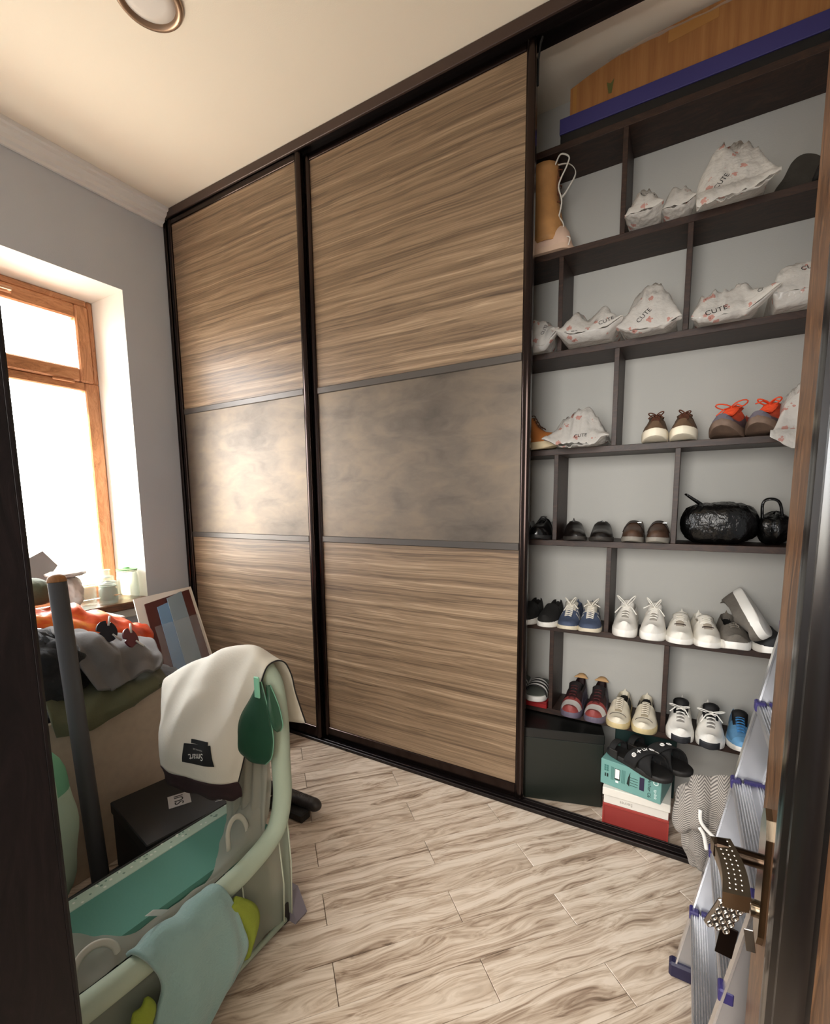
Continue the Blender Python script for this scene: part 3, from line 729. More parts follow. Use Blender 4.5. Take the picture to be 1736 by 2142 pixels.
# shelf 6
z = ZT[5]
for x, w in ((2.135, 'black slip-on shoe with white sole, cut off by the sliding door edge'), (2.231, 'whole black slip-on shoe with thick white sole beside the striped blue sneakers')):
    shoe('slip_on', w, 'black slip-on shoes', x, z, Last(sole=0.028, throat=0.088, collar=0.078, toe=0.06, W=0.094, spring=0.004), [mat('141210', 0.85), lin_d, mat('e3e0d9', 0.55)], y=0.18)
def str_reg(t, u):
    if abs(u) > 0.55:
        for a in (0.30, 0.38, 0.46):
            c = a + 0.10 * (abs(u) - 0.55)
            if c < t < c + 0.036: return 2
    return 0
for x, s_, w, sd in ((2.326, -1, 'left', 12), (2.416, 1, 'right', 15)):
    shoe('sneaker', w + ' shoe of the blue suede sneakers with white side stripes', 'blue striped sneakers', x, z, Last(side=s_, sole=0.020, toe=0.045, throat=0.092, W=0.096),
         [mat('4a5670', 0.8, var=0.1, vscale=40), lin_l, mat('dcd9d2', 0.5), mat('ddd3bd', 0.6)], region=str_reg, laces=dict(rows=dict(n=8, t0=0.2, r=0.0032), bow=dict(seed=sd, size=0.042, up=1.2)), lace_m=mat('e9e4d8', 0.7), throat=mat('4a5470', 0.8), yaw=0.10 if s_ > 0 else 0.02, tongue=(mat('d8d2c4', 0.8), 0.018))
for x, s_, w, sd in ((2.550, -1, 'left', 21), (2.649, 1, 'right', 25)):
    shoe('sneaker', w + ' shoe of the chunky white sneakers tied with loopy white bows', 'chunky white sneakers', x, z, Last(side=s_, sole=0.036, toe=0.066, throat=0.112, collar=0.10, heel=0.11, W=0.095, spring=0.006),
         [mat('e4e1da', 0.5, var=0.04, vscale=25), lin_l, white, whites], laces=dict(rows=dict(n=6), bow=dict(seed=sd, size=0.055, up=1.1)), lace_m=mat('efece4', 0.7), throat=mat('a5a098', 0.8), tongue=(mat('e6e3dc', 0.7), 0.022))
for x, s_, w, sd, yw in ((2.747, -1, 'left', 31, 0.0), (2.844, 1, 'right', 36, 0.12)):
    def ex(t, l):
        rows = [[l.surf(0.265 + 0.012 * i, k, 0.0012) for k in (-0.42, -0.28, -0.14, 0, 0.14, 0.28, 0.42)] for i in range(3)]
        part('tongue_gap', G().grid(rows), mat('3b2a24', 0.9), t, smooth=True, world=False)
    shoe('sneaker', w + ' shoe of the plain white leather sneakers with loose tongues', 'plain white leather sneakers', x, z, Last(side=s_, sole=0.026, toe=0.055, throat=0.088, W=0.097, spring=0.006),
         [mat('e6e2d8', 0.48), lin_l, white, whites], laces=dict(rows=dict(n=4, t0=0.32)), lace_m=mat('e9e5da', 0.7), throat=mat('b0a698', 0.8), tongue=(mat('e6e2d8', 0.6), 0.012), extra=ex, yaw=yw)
GK = mat('6a645c', 0.9, bump=0.4, bscale=150, var=0.1, vscale=30)
def grey_shoe(nm, label, loc, rot, seed):
    l = Last(side=1, sole=0.034, toe=0.058, throat=0.085, collar=0.085, heel=0.10, W=0.104, spring=0.012, open0=0.42)
    if seed == 2:
        Y = Vector((-0.22, 0.90, 0.36)).normalized(); Z = -Vector((0.78, -0.15, 0.55)); Z = (Z - Y * Z.dot(Y)).normalized(); X = Y.cross(Z)
        rot = Matrix(((X.x, Y.x, Z.x), (X.y, Y.y, Z.y), (X.z, Y.z, Z.z))).to_euler()
    t = shoe(nm, label, 'grey knit trainers', loc[0], loc[2], l, [GK, mat('0f0e0d', 0.9), whites], y=loc[1], rot=rot, laces=dict(rows=dict(n=3, t0=0.28, t1=0.38, r=0.002)), lace_m=mat('7a736a', 0.8))
grey_shoe('trainer', 'grey knit trainer with wavy white sole standing flat beside the white sneakers', (2.925, 0.175, z), (0, 0, 0.06), 1)
grey_shoe('trainer', 'grey knit trainer propped on its side, white sole turned up, on other shoes', (3.020, 0.185, z + 0.092), None, 2)
shoe('sneaker', 'black sneaker with white sole under the propped grey trainer', None, 3.045, z, Last(sole=0.03, toe=0.065, throat=0.085, W=0.10), [mat('17181a', 0.7), lin_d, whites], y=0.19, yaw=0.25)

# shelf 5
z = ZT[4]
for x, w in ((2.088, 'polished black dress shoe cut off by the sliding door edge'), (2.184, 'polished black dress shoe with creased vamp beside the first divider')):
    shoe('dress_shoe', w, 'polished black dress shoes', x, z, Last(sole=0.02, toe=0.06, throat=0.092, collar=0.088, heel=0.09, W=0.096), [blackg, lin_d, blacks], laces=dict(rows=dict(n=4, t0=0.32)), lace_m=blackm, y=0.185)
for x, s_, w in ((2.357, -1, 'left'), (2.447, 1, 'right')):
    shoe('loafer', w + ' shoe of the black leather loafers with tan lining', 'black loafers with tan lining', x, z, Last(side=s_, sole=0.018, toe=0.046, throat=0.082, collar=0.085, heel=0.09, W=0.094, pointed=False, open0=0.40),
         [mat('16110f', 0.35), mat('6b3f20', 0.8), mat('35312d', 0.6)], y=0.18, yaw=0.25 if s_ < 0 else 0.1)
for x, s_, w in ((2.562, -1, 'left'), (2.648, 1, 'right')):
    def ex(t, l):
        g = G(); rows = [[l.surf(0.36 + 0.02 * i, k, 0.004) for k in [-0.95 + 1.9 * q / 12 for q in range(13)]] for i in range(4)]
        o = part('strap', g.grid(rows), mat('241a14', 0.5), t, smooth=True, world=False, solid=0.004)
        p = l.surf(0.37, 0.5, 0.008); part('buckle', G().box(p - Vector((0.008, 0.002, 0.002)), p + Vector((0.008, 0.002, 0.002)), 0.001), mat('d8d4cc', 0.2, metal=1), o, world=False)
    shoe('casual_shoe', w + ' shoe of the brown leather pair with dark straps and buckles', 'brown strapped shoes', x, z, Last(side=s_, sole=0.022, toe=0.055, throat=0.085, W=0.084), [mat('4a3426', 0.5, var=0.2, vscale=20), lin_d, mat('8a857c', 0.6)], extra=ex, y=0.185)
# shelf 4
z = ZT[3]
TAN = mat('9a5a22', 0.8, var=0.08, vscale=25)
l = Last(sole=0.03, toe=0.066, throat=0.105, collar=0.16, heel=0.165, W=0.098, open0=0.44)
l.H = [(0, 0.034), (0.03, 0.05), (0.10, 0.066), (0.22, 0.074), (0.34, 0.095), (0.44, 0.14), (0.5, 0.16), (0.8, 0.162), (0.95, 0.165), (1, 0.165)]
shoe('boot', 'tan nubuck lace-up boot with cream sole at the sliding door edge', None, 2.262, z, l, [TAN, mat('5a3a1c', 0.9), mat('cbb996', 0.6)], laces=dict(rows=dict(n=6, t0=0.26, t1=0.44)), lace_m=mat('4a2a12', 0.8), y=0.235, yaw=1.35, cat='boot')
for x, s_, w, sd in ((2.625, -1, 'left', 41), (2.716, 1, 'right', 44)):
    shoe('sneaker', w + ' shoe of the brown suede sneakers with thick cream soles', 'brown suede sneakers', x, z, Last(side=s_, sole=0.036, toe=0.06, throat=0.098, W=0.092, spring=0.014),
         [mat('5c4632', 0.9, var=0.08, vscale=30), lin_d, mat('e6ddc8', 0.55)], laces=dict(rows=dict(n=5), bow=dict(seed=sd, size=0.028)), lace_m=mat('5a3220', 0.8), tongue=(mat('5c4632', 0.9), 0.014))
def or_reg(t, u):
    if t < 0.07: return 2
    if abs(u) > 0.86 and t < 0.6: return 3
    return 0
for x, s_, w, sd in ((2.829, -1, 'left', 51), (2.935, 1, 'right', 54)):
    shoe('running_shoe', w + ' shoe of the grey and orange running pair with orange laces', 'orange laced running shoes', x, z, Last(side=s_, sole=0.03, toe=0.062, throat=0.105, collar=0.095, heel=0.10, W=0.104, spring=0.034),
         [mat('b8401f', 0.75, var=0.15, vscale=40), mat('3a1f18', 0.9), mat('5a5560', 0.6), mat('4a3a40', 0.6), mat('6d584a', 0.65, var=0.2, vscale=30)], region=or_reg, laces=dict(rows=dict(n=10, t0=0.15, w=0.42, r=0.0036), bow=dict(seed=sd, size=0.045, up=0.35)), lace_m=mat('e04a1c', 0.7), tongue=(mat('a83a1c', 0.8), 0.014), yaw=-0.35, y=0.175)
# shelf 2: tall tan-pink high-top boot standing on its heel counter side, laces loose
z = ZT[1]
bt = thing('high_top_boot', 'tall tan and pink lace-up boot with long loose white laces at the upper left', 'boot', (2.205, 0.30, z))
g = G(); rows = []
for i in range(15):
    f = i / 14; zz = z + 0.045 + 0.298 * f; r = 0.058 + 0.012 * math.sin(f * 7) * 0.4 - 0.006 * f
    rows.append([(2.155 + 0.03 * (1 - f) ** 2 + (r + 0.008) * math.cos(a), 0.30 + r * 1.25 * math.sin(a), zz + 0.01 * math.cos(a) * f) for a in [2 * PI * k / 20 for k in range(20)]])
g.grid(rows, wrap=True)
part('shaft', g, mat('b58450', 0.65, var=0.15, vscale=18, bump=0.3, bscale=25), bt, smooth=True, solid=0.004)
g = G(); rows = []
for i in range(13):
    f = i / 12; x = 2.10 + 0.185 * f; w = 0.052 * (1 - max(0, (f - 0.75) / 0.25) ** 2.2) ** 0.5 + 0.001; h = 0.11 * (1 - f) + 0.085 * f * (1 - max(0, (f - 0.8) / 0.2) ** 2 * 0.9)
    rows.append([(x, 0.29 + w * math.cos(a) * 1.05, z + 0.018 + max(0, h * math.sin(a) ** 0.8 if math.sin(a) > 0 else 0)) for a in [PI * k / 12 for k in range(13)]])
part('vamp', g.grid(rows), mat('d8b9a4', 0.6, var=0.06, vscale=20), bt, smooth=True)
g = G(); rows = []
for i in range(13):
    f = i / 12; x = 2.095 + 0.195 * f; w = 0.056 * (1 - max(0, (f - 0.75) / 0.25) ** 2.2) ** 0.5 + 0.001
    rows.append([(x, 0.29 + w * k, z + 0.001 + dz) for (k, dz) in ((-1, 0), (1, 0), (1, 0.02), (-1, 0.02))])
part('sole', g.grid(rows, wrap=True), mat('d6b79f', 0.6), bt, smooth=True, auto=40)
g = G(); rows = [[(2.218 - 0.012 * abs(k) + 0.012 * (1 - i / 8) ** 2, 0.30 + 0.022 * k, z + 0.09 + 0.27 * i / 8) for k in (-1, -0.5, 0, 0.5, 1)] for i in range(9)]
part('tongue', g.grid(rows), mat('8a5a38', 0.8, var=0.3, vscale=40), bt, smooth=True, solid=0.006)
g = G()
for i in range(8):
    zz = z + 0.11 + 0.03 * i
    g.tube([(2.222, 0.272, zz), (2.232, 0.30, zz + 0.012), (2.222, 0.328, zz + 0.02)], 0.0025, 5)
part('laces', g, mat('6b3a22', 0.8), bt, smooth=True)
g = G()
g.tube(crom([(2.225, 0.27, z + 0.12), (2.242, 0.262, z + 0.19), (2.230, 0.255, z + 0.25), (2.262, 0.25, z + 0.31), (2.268, 0.25, z + 0.340), (2.235, 0.255, z + 0.362), (2.21, 0.27, z + 0.34)], 40), 0.0032, 6)
g.tube(crom([(2.21, 0.29, z + 0.35), (2.262, 0.285, z + 0.335), (2.29, 0.28, z + 0.29), (2.262, 0.275, z + 0.235), (2.236, 0.27, z + 0.205)], 30), 0.0055, 6, flat=0.3)
g.tube(crom([(2.225, 0.275, z + 0.15), (2.252, 0.262, z + 0.10), (2.245, 0.255, z + 0.06), (2.28, 0.25, z + 0.04), (2.276, 0.25, z + 0.012)], 30), 0.0028, 6)
part('loose_laces', g, mat('d9d4ca', 0.7), bt, smooth=True)
# sole standing upright on shelf 2
ins = thing('shoe_insole', 'dark grey felt insole leaning upright on the second shelf, far end', 'insole', (2.97, 0.36, z))
l = Last(L=0.25, W=0.115, sole=0.01, spring=0)
M = Matrix.Translation((2.935, 0.32, z + 0.002)) @ Matrix.Rotation(0.25, 4, 'Z') @ Matrix.Rotation(-0.72, 4, 'Y') @ Matrix.Rotation(0.25, 4, 'X')
g = G(); n = 24; ts = [0.5 - 0.5 * math.cos(PI * i / n) for i in range(n + 1)]; lp = [(q, 1) for q in ts] + [(q, -1) for q in ts[-2:0:-1]]
rings = [[Matrix.Translation((2.972, 0.345, z + 0.001)) @ Matrix.Rotation(0.62, 4, 'Y') @ Vector((l.cx(q) + sg * l.hw(q), dy, (1 - q) * 0.148)) for q, sg in lp] for dy in (-0.008, 0.008)]
g.grid(rings, wrap=True); m_ = len(lp); g.f += [tuple(range(m_)), tuple(m_ + i for i in range(m_ - 1, -1, -1))]; g.m += [0, 0]
part('felt', g, mat('3e3a34', 0.95, bump=0.4, bscale=120, var=0.15, vscale=30), ins)
shoe('casual_shoe', 'dark brown shoe at the far end of the second shelf beside the insole', None, 3.085, z, Last(W=0.09), [mat('2a1712', 0.5), lin_d, blacks], y=0.20)

# ------------------------------------------------------------------ shoe bags of printed plastic
BAG = film('bag_film', 'e2dfda', 0.13, spots='d6a096', rough=0.22, sscale=21, thr=0.34)
INK = mat('1b1716', 0.6)
def bag(label, x0, x1, z, h, y0=0.165, d=0.25, seed=1, lumps=1, ears=(0.03, 0.03), droop=0.0, wr=0.012, text=(), pu=4.0, pv=3.0, ew=0.55, zm=0.30, yaw=0.0, group='white printed plastic shoe bags'):
    w = x1 - x0; t = thing('shoe_bag', label, 'plastic bag', ((x0 + x1) / 2, y0 + d / 2, z + 0.001), yaw, group)
    nu, nv = 44, 34
    def f(u, v, up):
        e = max(0, (1 - abs(u) ** pu)) * max(0, (1 - abs(v) ** pv)); hh = h
        if lumps == 2: hh *= 0.80 + 0.20 * math.cos(2 * PI * (u - 0.5 * 0)) * (-1)
        zm_ = zm * h
        x = w / 2 * u * (0.93 + 0.07 * abs(v)); y = d / 2 * v
        p = Vector((x * 16 + seed * 9.1, y * 11 + seed * 3.7, up * 1.7))
        n1 = noise.noise(p); n2 = 1 - abs(noise.noise(p * 1.7)) * 2; n3 = 1 - abs(noise.noise(p * 3.3)) * 2
        if up > 0: zz = zm_ + (hh - zm_) * e ** ew + (n1 * wr * 1.3 + n2 * wr + 0.5 * n3 * wr) * (0.3 + e)
        else: zz = zm_ * (1 - min(1, e * 1.6) ** 0.7) + (n1 * 0.5 + n3 * 0.3) * wr * (1 - e)
        fr = sm(-0.55, -1.0, v)
        for sg, ea in ((-1, ears[0]), (1, ears[1])):
            c = sm(0.55, 1.0, u * sg) * fr
            x += sg * ea * c * 0.7; zz += ea * 0.9 * c; y -= ea * 0.35 * c
        y += n1 * 0.006
        yy = y + y0 + d / 2
        zz = max(zz, 0.0008) if yy > YF - 0.004 else zz - droop * fr
        if up > 0 and abs(u) < 0.999 and abs(v) < 0.999: zz = max(zz, 0.0024)
        return (x, y, zz)
    us = [math.sin(PI / 2 * (-1 + 2 * i / nu)) for i in range(nu + 1)]; vs = [math.sin(PI / 2 * (-1 + 2 * i / nv)) for i in range(nv + 1)]
    top = [[f(u, v, 1) for u in us] for v in vs]; g = G(); g.grid(top); tg = G(); tg.grid(top)
    g.grid([[f(u, v, 0) for u in us] for v in vs])
    part('film', g, BAG, t, smooth=True, world=False)
    for (tx, tz, ang, size) in text:
        M = frame_m((tx, -0.2, tz), (math.cos(ang), 0, math.sin(ang)), (0, -1, 0.0)); tx_ = onto(text_geo('CUTE', size, M, 0.0), tg, (0, 1, -0.12))
        part('lettering', tx_, INK, t, world=False)
    return t
z = ZT[1]
bag('small white printed plastic bag right of the first divider, second shelf', 2.492, 2.610, z, 0.105, seed=3, ears=(0.0, 0.012), pu=2.6, pv=2.2, zm=0.10, wr=0.018, text=((0.02, 0.10, -0.05, 0.026),))
bag('white printed plastic bag in the middle of three, second shelf', 2.612, 2.708, z, 0.105, y0=0.195, d=0.22, seed=5, ears=(0.0, 0.015), pu=2.4, pv=2.2, zm=0.10, wr=0.018)
bag('largest crumpled white plastic bag hanging over the second shelf edge', 2.712, 2.920, z, 0.135, y0=0.13, d=0.29, seed=8, ears=(-0.01, 0.03), droop=0.05, wr=0.030, pu=2.5, pv=2.3, zm=0.08, text=((-0.03, 0.03, 0.9, 0.022),))
z = ZT[2]
bag('white printed plastic bag in the dark corner compartment, third shelf', 2.10, 2.238, z, 0.12, seed=11, ears=(0.0, 0.05), droop=0.03, pu=3, text=((0.035, 0.085, 1.3, 0.02),))
bag('white plastic bag with two shoes showing through, third shelf', 2.262, 2.486, z, 0.118, y0=0.15, d=0.27, seed=13, lumps=2, wr=0.016, ears=(0.035, 0.03), droop=0.012, text=((-0.06, 0.035, -0.05, 0.022), (0.07, 0.06, 0.25, 0.022)))
bag('tall domed white plastic bag left of the second divider, third shelf', 2.492, 2.680, z, 0.155, seed=17, ears=(0.02, 0.02), droop=0.018, pu=2.4, pv=2.3, zm=0.10, wr=0.022, ew=0.6, text=((-0.015, 0.06, 0.8, 0.024),))
bag('low white plastic bag with one corner sticking up, third shelf', 2.724, 2.925, z, 0.085, wr=0.018, seed=19, ears=(0.005, 0.062), droop=0.025, text=((-0.03, 0.03, 0.2, 0.026), (0.095, 0.085, 1.25, 0.018)))
bag('boxy white plastic bag at the far end of the third shelf', 2.950, 3.10, z, 0.13, y0=0.17, d=0.24, seed=23, ears=(0.0, 0.0), pu=7, pv=5, wr=0.008, text=((0.02, 0.12, 0.1, 0.022),))
z = ZT[3]
bag('crumpled white plastic bag beside the tan boot, fourth shelf', 2.235, 2.452, z, 0.098, y0=0.15, d=0.26, seed=29, ears=(0.03, 0.03), droop=0.02, pu=2.4, pv=2.4, wr=0.028, zm=0.2, text=((0.02, 0.045, 0.05, 0.02),))
bag('white plastic bag with a drooping corner next to the orange laced shoes', 2.990, 3.15, z, 0.135, y0=0.135, d=0.28, seed=31, ears=(0.035, 0.0), droop=0.075, pu=2.4, pv=2.3, wr=0.026, zm=0.12, text=((0.01, 0.035, 0.15, 0.022),))
# black bags on shelf 5
z = ZT[4]
TRASH = mat('0a0a0a', 0.26, spec=0.5, bump=0.9, bscale=75)
tb = thing('trash_bag', 'shiny black plastic bag knotted at the upper corner, fifth shelf', 'plastic bag', (2.852, 0.33, z))
g = G(); rows = []
knot = Vector((-0.035, 0, 0.135))
for i in range(25):
    th = PI * i / 24; row = []
    for k in range(56):
        a = 2 * PI * k / 56
        d = Vector((math.sin(th) * math.cos(a), math.sin(th) * math.sin(a), math.cos(th)))
        e = 2.7; nrm = (abs(d.x) ** e + abs(d.y) ** e + abs(d.z) ** e) ** (1 / e); p = Vector((d.x / nrm * 0.122, d.y / nrm * 0.10, max(-1, d.z / nrm) * 0.078 + 0.0785))
        pl = 0.0035 * math.sin(17 * a + 5 * noise.noise(p * 12)) * math.sin(th) + 0.005 * noise.noise(p * 17) + 0.005 * (1 - 2 * abs(noise.noise(Vector((p.x * 60, p.y * 60, p.z * 22)))))
        p += d * pl; p += (knot - p) * (0.25 * math.exp(-((p - knot).length / 0.05) ** 2)); p.z = max(0.001, p.z); p.y = min(p.y, 0.105)
        row.append(p + Vector((2.852, 0.332, z)))
    rows.append(row)
part('sack', g.grid(rows, wrap=True), TRASH, tb, smooth=True)
g = G(); P = crom([(2.815, 0.32, z + 0.13), (2.785, 0.31, z + 0.155), (2.762, 0.30, z + 0.172), (2.745, 0.295, z + 0.185), (2.738, 0.29, z + 0.190)], 14)
part('tied_ear', G().tube(P, [0.018 - 0.009 * i / 13 for i in range(14)], 8, flat=0.45), TRASH, tb, smooth=True)
hbg = thing('carrier_bag', 'black plastic carrier bag with upright loop handle behind the brown door', 'plastic bag', (3.02, 0.34, z))
g = G(); rows = []
for i in range(17):
    th = PI * i / 16; rows.append([])
    for k in range(36):
        a = 2 * PI * k / 36; d = Vector((math.sin(th) * math.cos(a), math.sin(th) * math.sin(a), math.cos(th)))
        p = Vector((d.x * 0.052, d.y * 0.085, d.z * 0.06 + 0.0605)); p += d * (0.009 * noise.noise(p * 30) + 0.005 * math.sin(7 * a)); p.z = max(0.001, p.z); rows[-1].append(p + Vector((3.025, 0.34, z)))
part('sack', g.grid(rows, wrap=True), TRASH, hbg, smooth=True)
part('loop_handle', G().tube(crom([(2.985, 0.31, z + 0.09), (2.982, 0.305, z + 0.15), (2.995, 0.30, z + 0.168), (3.02, 0.30, z + 0.166), (3.035, 0.305, z + 0.145), (3.045, 0.31, z + 0.09)], 24), 0.010, 8, flat=0.5), TRASH, hbg, smooth=True)
pb = thing('patterned_pouch', 'black pouch with white floral print behind the brown door', 'pouch', (3.13, 0.34, z))
g = G(); rows = []
for i in range(13):
    th = PI * i / 12; rows.append([(3.128 + 0.047 * math.sin(th) * math.cos(2 * PI * k / 28), 0.34 + 0.09 * math.sin(th) * math.sin(2 * PI * k / 28), z + 0.061 + 0.06 * math.cos(th)) for k in range(28)])
pg = G().grid(rows, wrap=True); part('pouch_body', pg, mat('0f0f10', 0.7), pb, smooth=True)
fg = G()
for (cx_, cz_) in ((3.105, 0.085), (3.125, 0.05), (3.10, 0.055)):
    for q in range(4):
        a = q * PI / 2 + 0.5; fg.prism([(cx_ + 0.003 * math.cos(a + 1.2), z + cz_ + 0.003 * math.sin(a + 1.2)), (cx_ + 0.012 * math.cos(a), z + cz_ + 0.012 * math.sin(a)), (cx_ + 0.003 * math.cos(a - 1.2), z + cz_ + 0.003 * math.sin(a - 1.2))], 1, 0.2, 0.2)
part('flower_print', onto(fg, pg, (0, 1, 0)), mat('e8d9d4', 0.6), pb)

# ------------------------------------------------------------------ top of the unit: long blue box, cardboard box, film
z = ZT[0]
lb_ = thing('long_box', 'long flat box, blue above black, on top of the shoe shelves', 'box', (2.7, 0.35, z))
part('box_base', G().box((2.232, 0.256, z + 0.001), (3.17, 0.445, z + 0.036), 0.002), mat('0c0b0e', 0.4), lb_)
part('box_lid', G().box((2.229, 0.252, z + 0.0362), (3.172, 0.447, z + 0.092), 0.002), mat('35316b', 0.5), lb_)
cb_ = thing('cardboard_box', 'brown cardboard box with sagging top lying on the long blue box', 'box', (2.7, 0.36, z + 0.093))
CARD = wood('cardboard', ['8a5a2f', '9b6939', 'a87644'], axis='Z', stretch=26, scale=1.6, rough=0.8, warp=0.02, bump=0.05, contrast=(0.25, 0.75), fine=0.6)
zb_ = z + 0.0935
prf = [(2.264, zb_), (3.165, zb_), (3.165, 2.985), (2.72, 2.975), (2.56, 2.965), (2.42, 2.945), (2.33, 2.925), (2.264, 2.905)]
part('carton', G().prism(prf, 1, 0.268, 0.44), CARD, cb_)
TPM = mat('a8773f', 0.3)
part('packing_tape', G().prism([(2.274, zb_ + 0.001), (2.288, zb_ + 0.001), (2.288, 2.907), (2.274, 2.904)], 1, 0.2672, 0.268), TPM, cb_)
part('packing_tape', G().prism([(2.60, 2.915), (2.75, 2.928), (2.75, 2.962), (2.60, 2.958)], 1, 0.2672, 0.268), TPM, cb_)
part('green_print', G().prism([(2.405, zb_ + 0.03), (2.416, zb_ + 0.028), (2.424, zb_ + 0.075), (2.412, zb_ + 0.062), (2.398, zb_ + 0.07)], 1, 0.2674, 0.268), mat('5b5a2a', 0.7), cb_)
ctrl = [[(2.40 + 0.15 * j, 0.262 - 0.012 * (i == 0) + 0.055 * i, 2.955 + 0.006 * j + 0.009 * ((i + j) % 2) - 0.02 * (i == 0) + 0.004 * i) for j in range(5)] for i in range(4)]
tag_f = part('plastic_film', G().grid(patch(ctrl, 16, 40, 0.005, 18, 4)), film('clear_film', 'e4e4e2', 0.45, rough=0.15), cb_, smooth=True)

# ------------------------------------------------------------------ boxes on the closet floor
gb = thing('storage_box', 'large dark green box standing on the floor under the lowest shelf', 'box', (2.158, 0.072, 0), math.radians(16))
part('box_body', G().box((0.0, 0, 0.001), (0.352, 0.235, 0.285), 0.003), mat('141a13', 0.45), gb, world=False)
part('box_lid', G().box((-0.002, -0.002, 0.2852), (0.354, 0.237, 0.327), 0.003), mat('0d0f0d', 0.4), gb, world=False)
rx = thing('shoe_box', 'red cardboard shoe box at the bottom of the three-box stack', 'box', (2.63, 0.22, 0))
RED = mat('8a2f2a', 0.5, var=0.05, vscale=10); g = G()
g.box((2.516, 0.066, 0.001), (2.744, 0.375, 0.098), 0.0)
part('box_body', g, RED, rx)
part('box_rim', G().box((2.513, 0.0635, 0.088), (2.747, 0.378, 0.0985), 0.0015).box((2.513, 0.0635, 0.001), (2.518, 0.068, 0.088)).box((2.742, 0.0635, 0.001), (2.747, 0.068, 0.088)), mat('9a3630', 0.45), rx)
wx = thing('shoe_box', 'white shoe box with overhanging lid between the red box and the teal box', 'box', (2.63, 0.22, 0.099))
part('box_body', G().box((2.516, 0.066, 0.0992), (2.744, 0.375, 0.134), 0.001), mat('dcd8d0', 0.6), wx)
part('box_lid', G().box((2.511, 0.060, 0.1342), (2.749, 0.38, 0.166), 0.002), mat('e2ded5', 0.6), wx)
part('lettering', text_geo('Secret', 0.018, frame_m((2.598, 0.0658, 0.117), (-1, 0, 0), (0, -1, 0)), 0.0002), mat('8f8a82', 0.7), wx)
tx = thing('router_box', 'teal router carton with printed side on top of the white shoe box', 'box', (2.498, 0.086, 0.1665), math.radians(-11))
TEAL = mat('6c9b95', 0.5); b_w = 0.222
part('carton', G().box((0, 0, 0.0005), (b_w, 0.17, 0.105), 0.002), TEAL, tx, world=False)
g = G()
def fr(x0, x1, z0, z1, mi, y=-0.0006): g.box((x0, y, z0), (x1, 0.0002, z1), 0, mi)
for i in range(3):
    for j in range(2): fr(0.014 + 0.009 * j, 0.021 + 0.009 * j, 0.060 + 0.009 * i, 0.067 + 0.009 * i, 2)
fr(0.016, 0.021, 0.036, 0.05, 1); fr(0.024, 0.030, 0.036, 0.05, 1)
fr(0.054, 0.074, 0.036, 0.082, 1); fr(0.056, 0.072, 0.042, 0.080, 0, -0.001); fr(0.058, 0.069, 0.024, 0.032, 0)
g.add([(0.100, -0.0008, 0.036), (0.110, -0.0008, 0.028), (0.112, -0.0008, 0.088), (0.104, -0.0008, 0.062)], [(0, 1, 2, 3)], 1)
for i in range(4): fr(0.112, 0.140, 0.034 + 0.0105 * i, 0.0355 + 0.0105 * i, 1)
fr(0.146, 0.163, 0.030, 0.082, 3)
for i in range(5):
    fr(0.080 + 0.003 * i, 0.0810 + 0.003 * i, 0.03, 0.085, 2); fr(0.040 + 0.0024 * i, 0.0408 + 0.0024 * i, 0.03, 0.085, 2)
part('printed_panel', g, [mat('e9efec', 0.5), mat('10201f', 0.5), mat('356b66', 0.5), mat('241d3c', 0.5)], tx, world=False)
part('lettering', text_geo('Archer C6', 0.017, frame_m((0.181, -0.0006, 0.05), (0, 0, -1), (0, -1, 0)), 0.0002), mat('123533', 0.5), tx, world=False)
lg = text_geo('tp-link', 0.015, frame_m((0.203, -0.0006, 0.034), (0, 0, -1), (0, -1, 0)), 0.0002)
lg.tube([(0.203 + 0.008 * math.cos(a), -0.0008, 0.080 + 0.008 * math.sin(a)) for a in [2 * PI * i / 14 for i in range(14)]], 0.002, 5, closed=True)
lg.tube([(0.195, -0.0008, 0.086), (0.195, -0.0008, 0.094), (0.188, -0.0008, 0.094), (0.202, -0.0008, 0.094)], 0.0018, 5)
part('logo', lg, mat('d6e8e4', 0.5), tx, world=False)
dk = thing('carton', 'dark teal carton standing behind the box stack against the back wall', 'box', (2.65, 0.41, 0))
part('carton_body', G().box((2.515, 0.384, 0.001), (2.76, 0.446, 0.31), 0.003), mat('1d3b38', 0.6), dk)
part('carton_flap', G().box((2.517, 0.386, 0.3102), (2.758, 0.444, 0.3135), 0.001), mat('244642', 0.6), dk)
BV = mat('0c0b0b', 0.85); WI = mat('eeece8', 0.6)
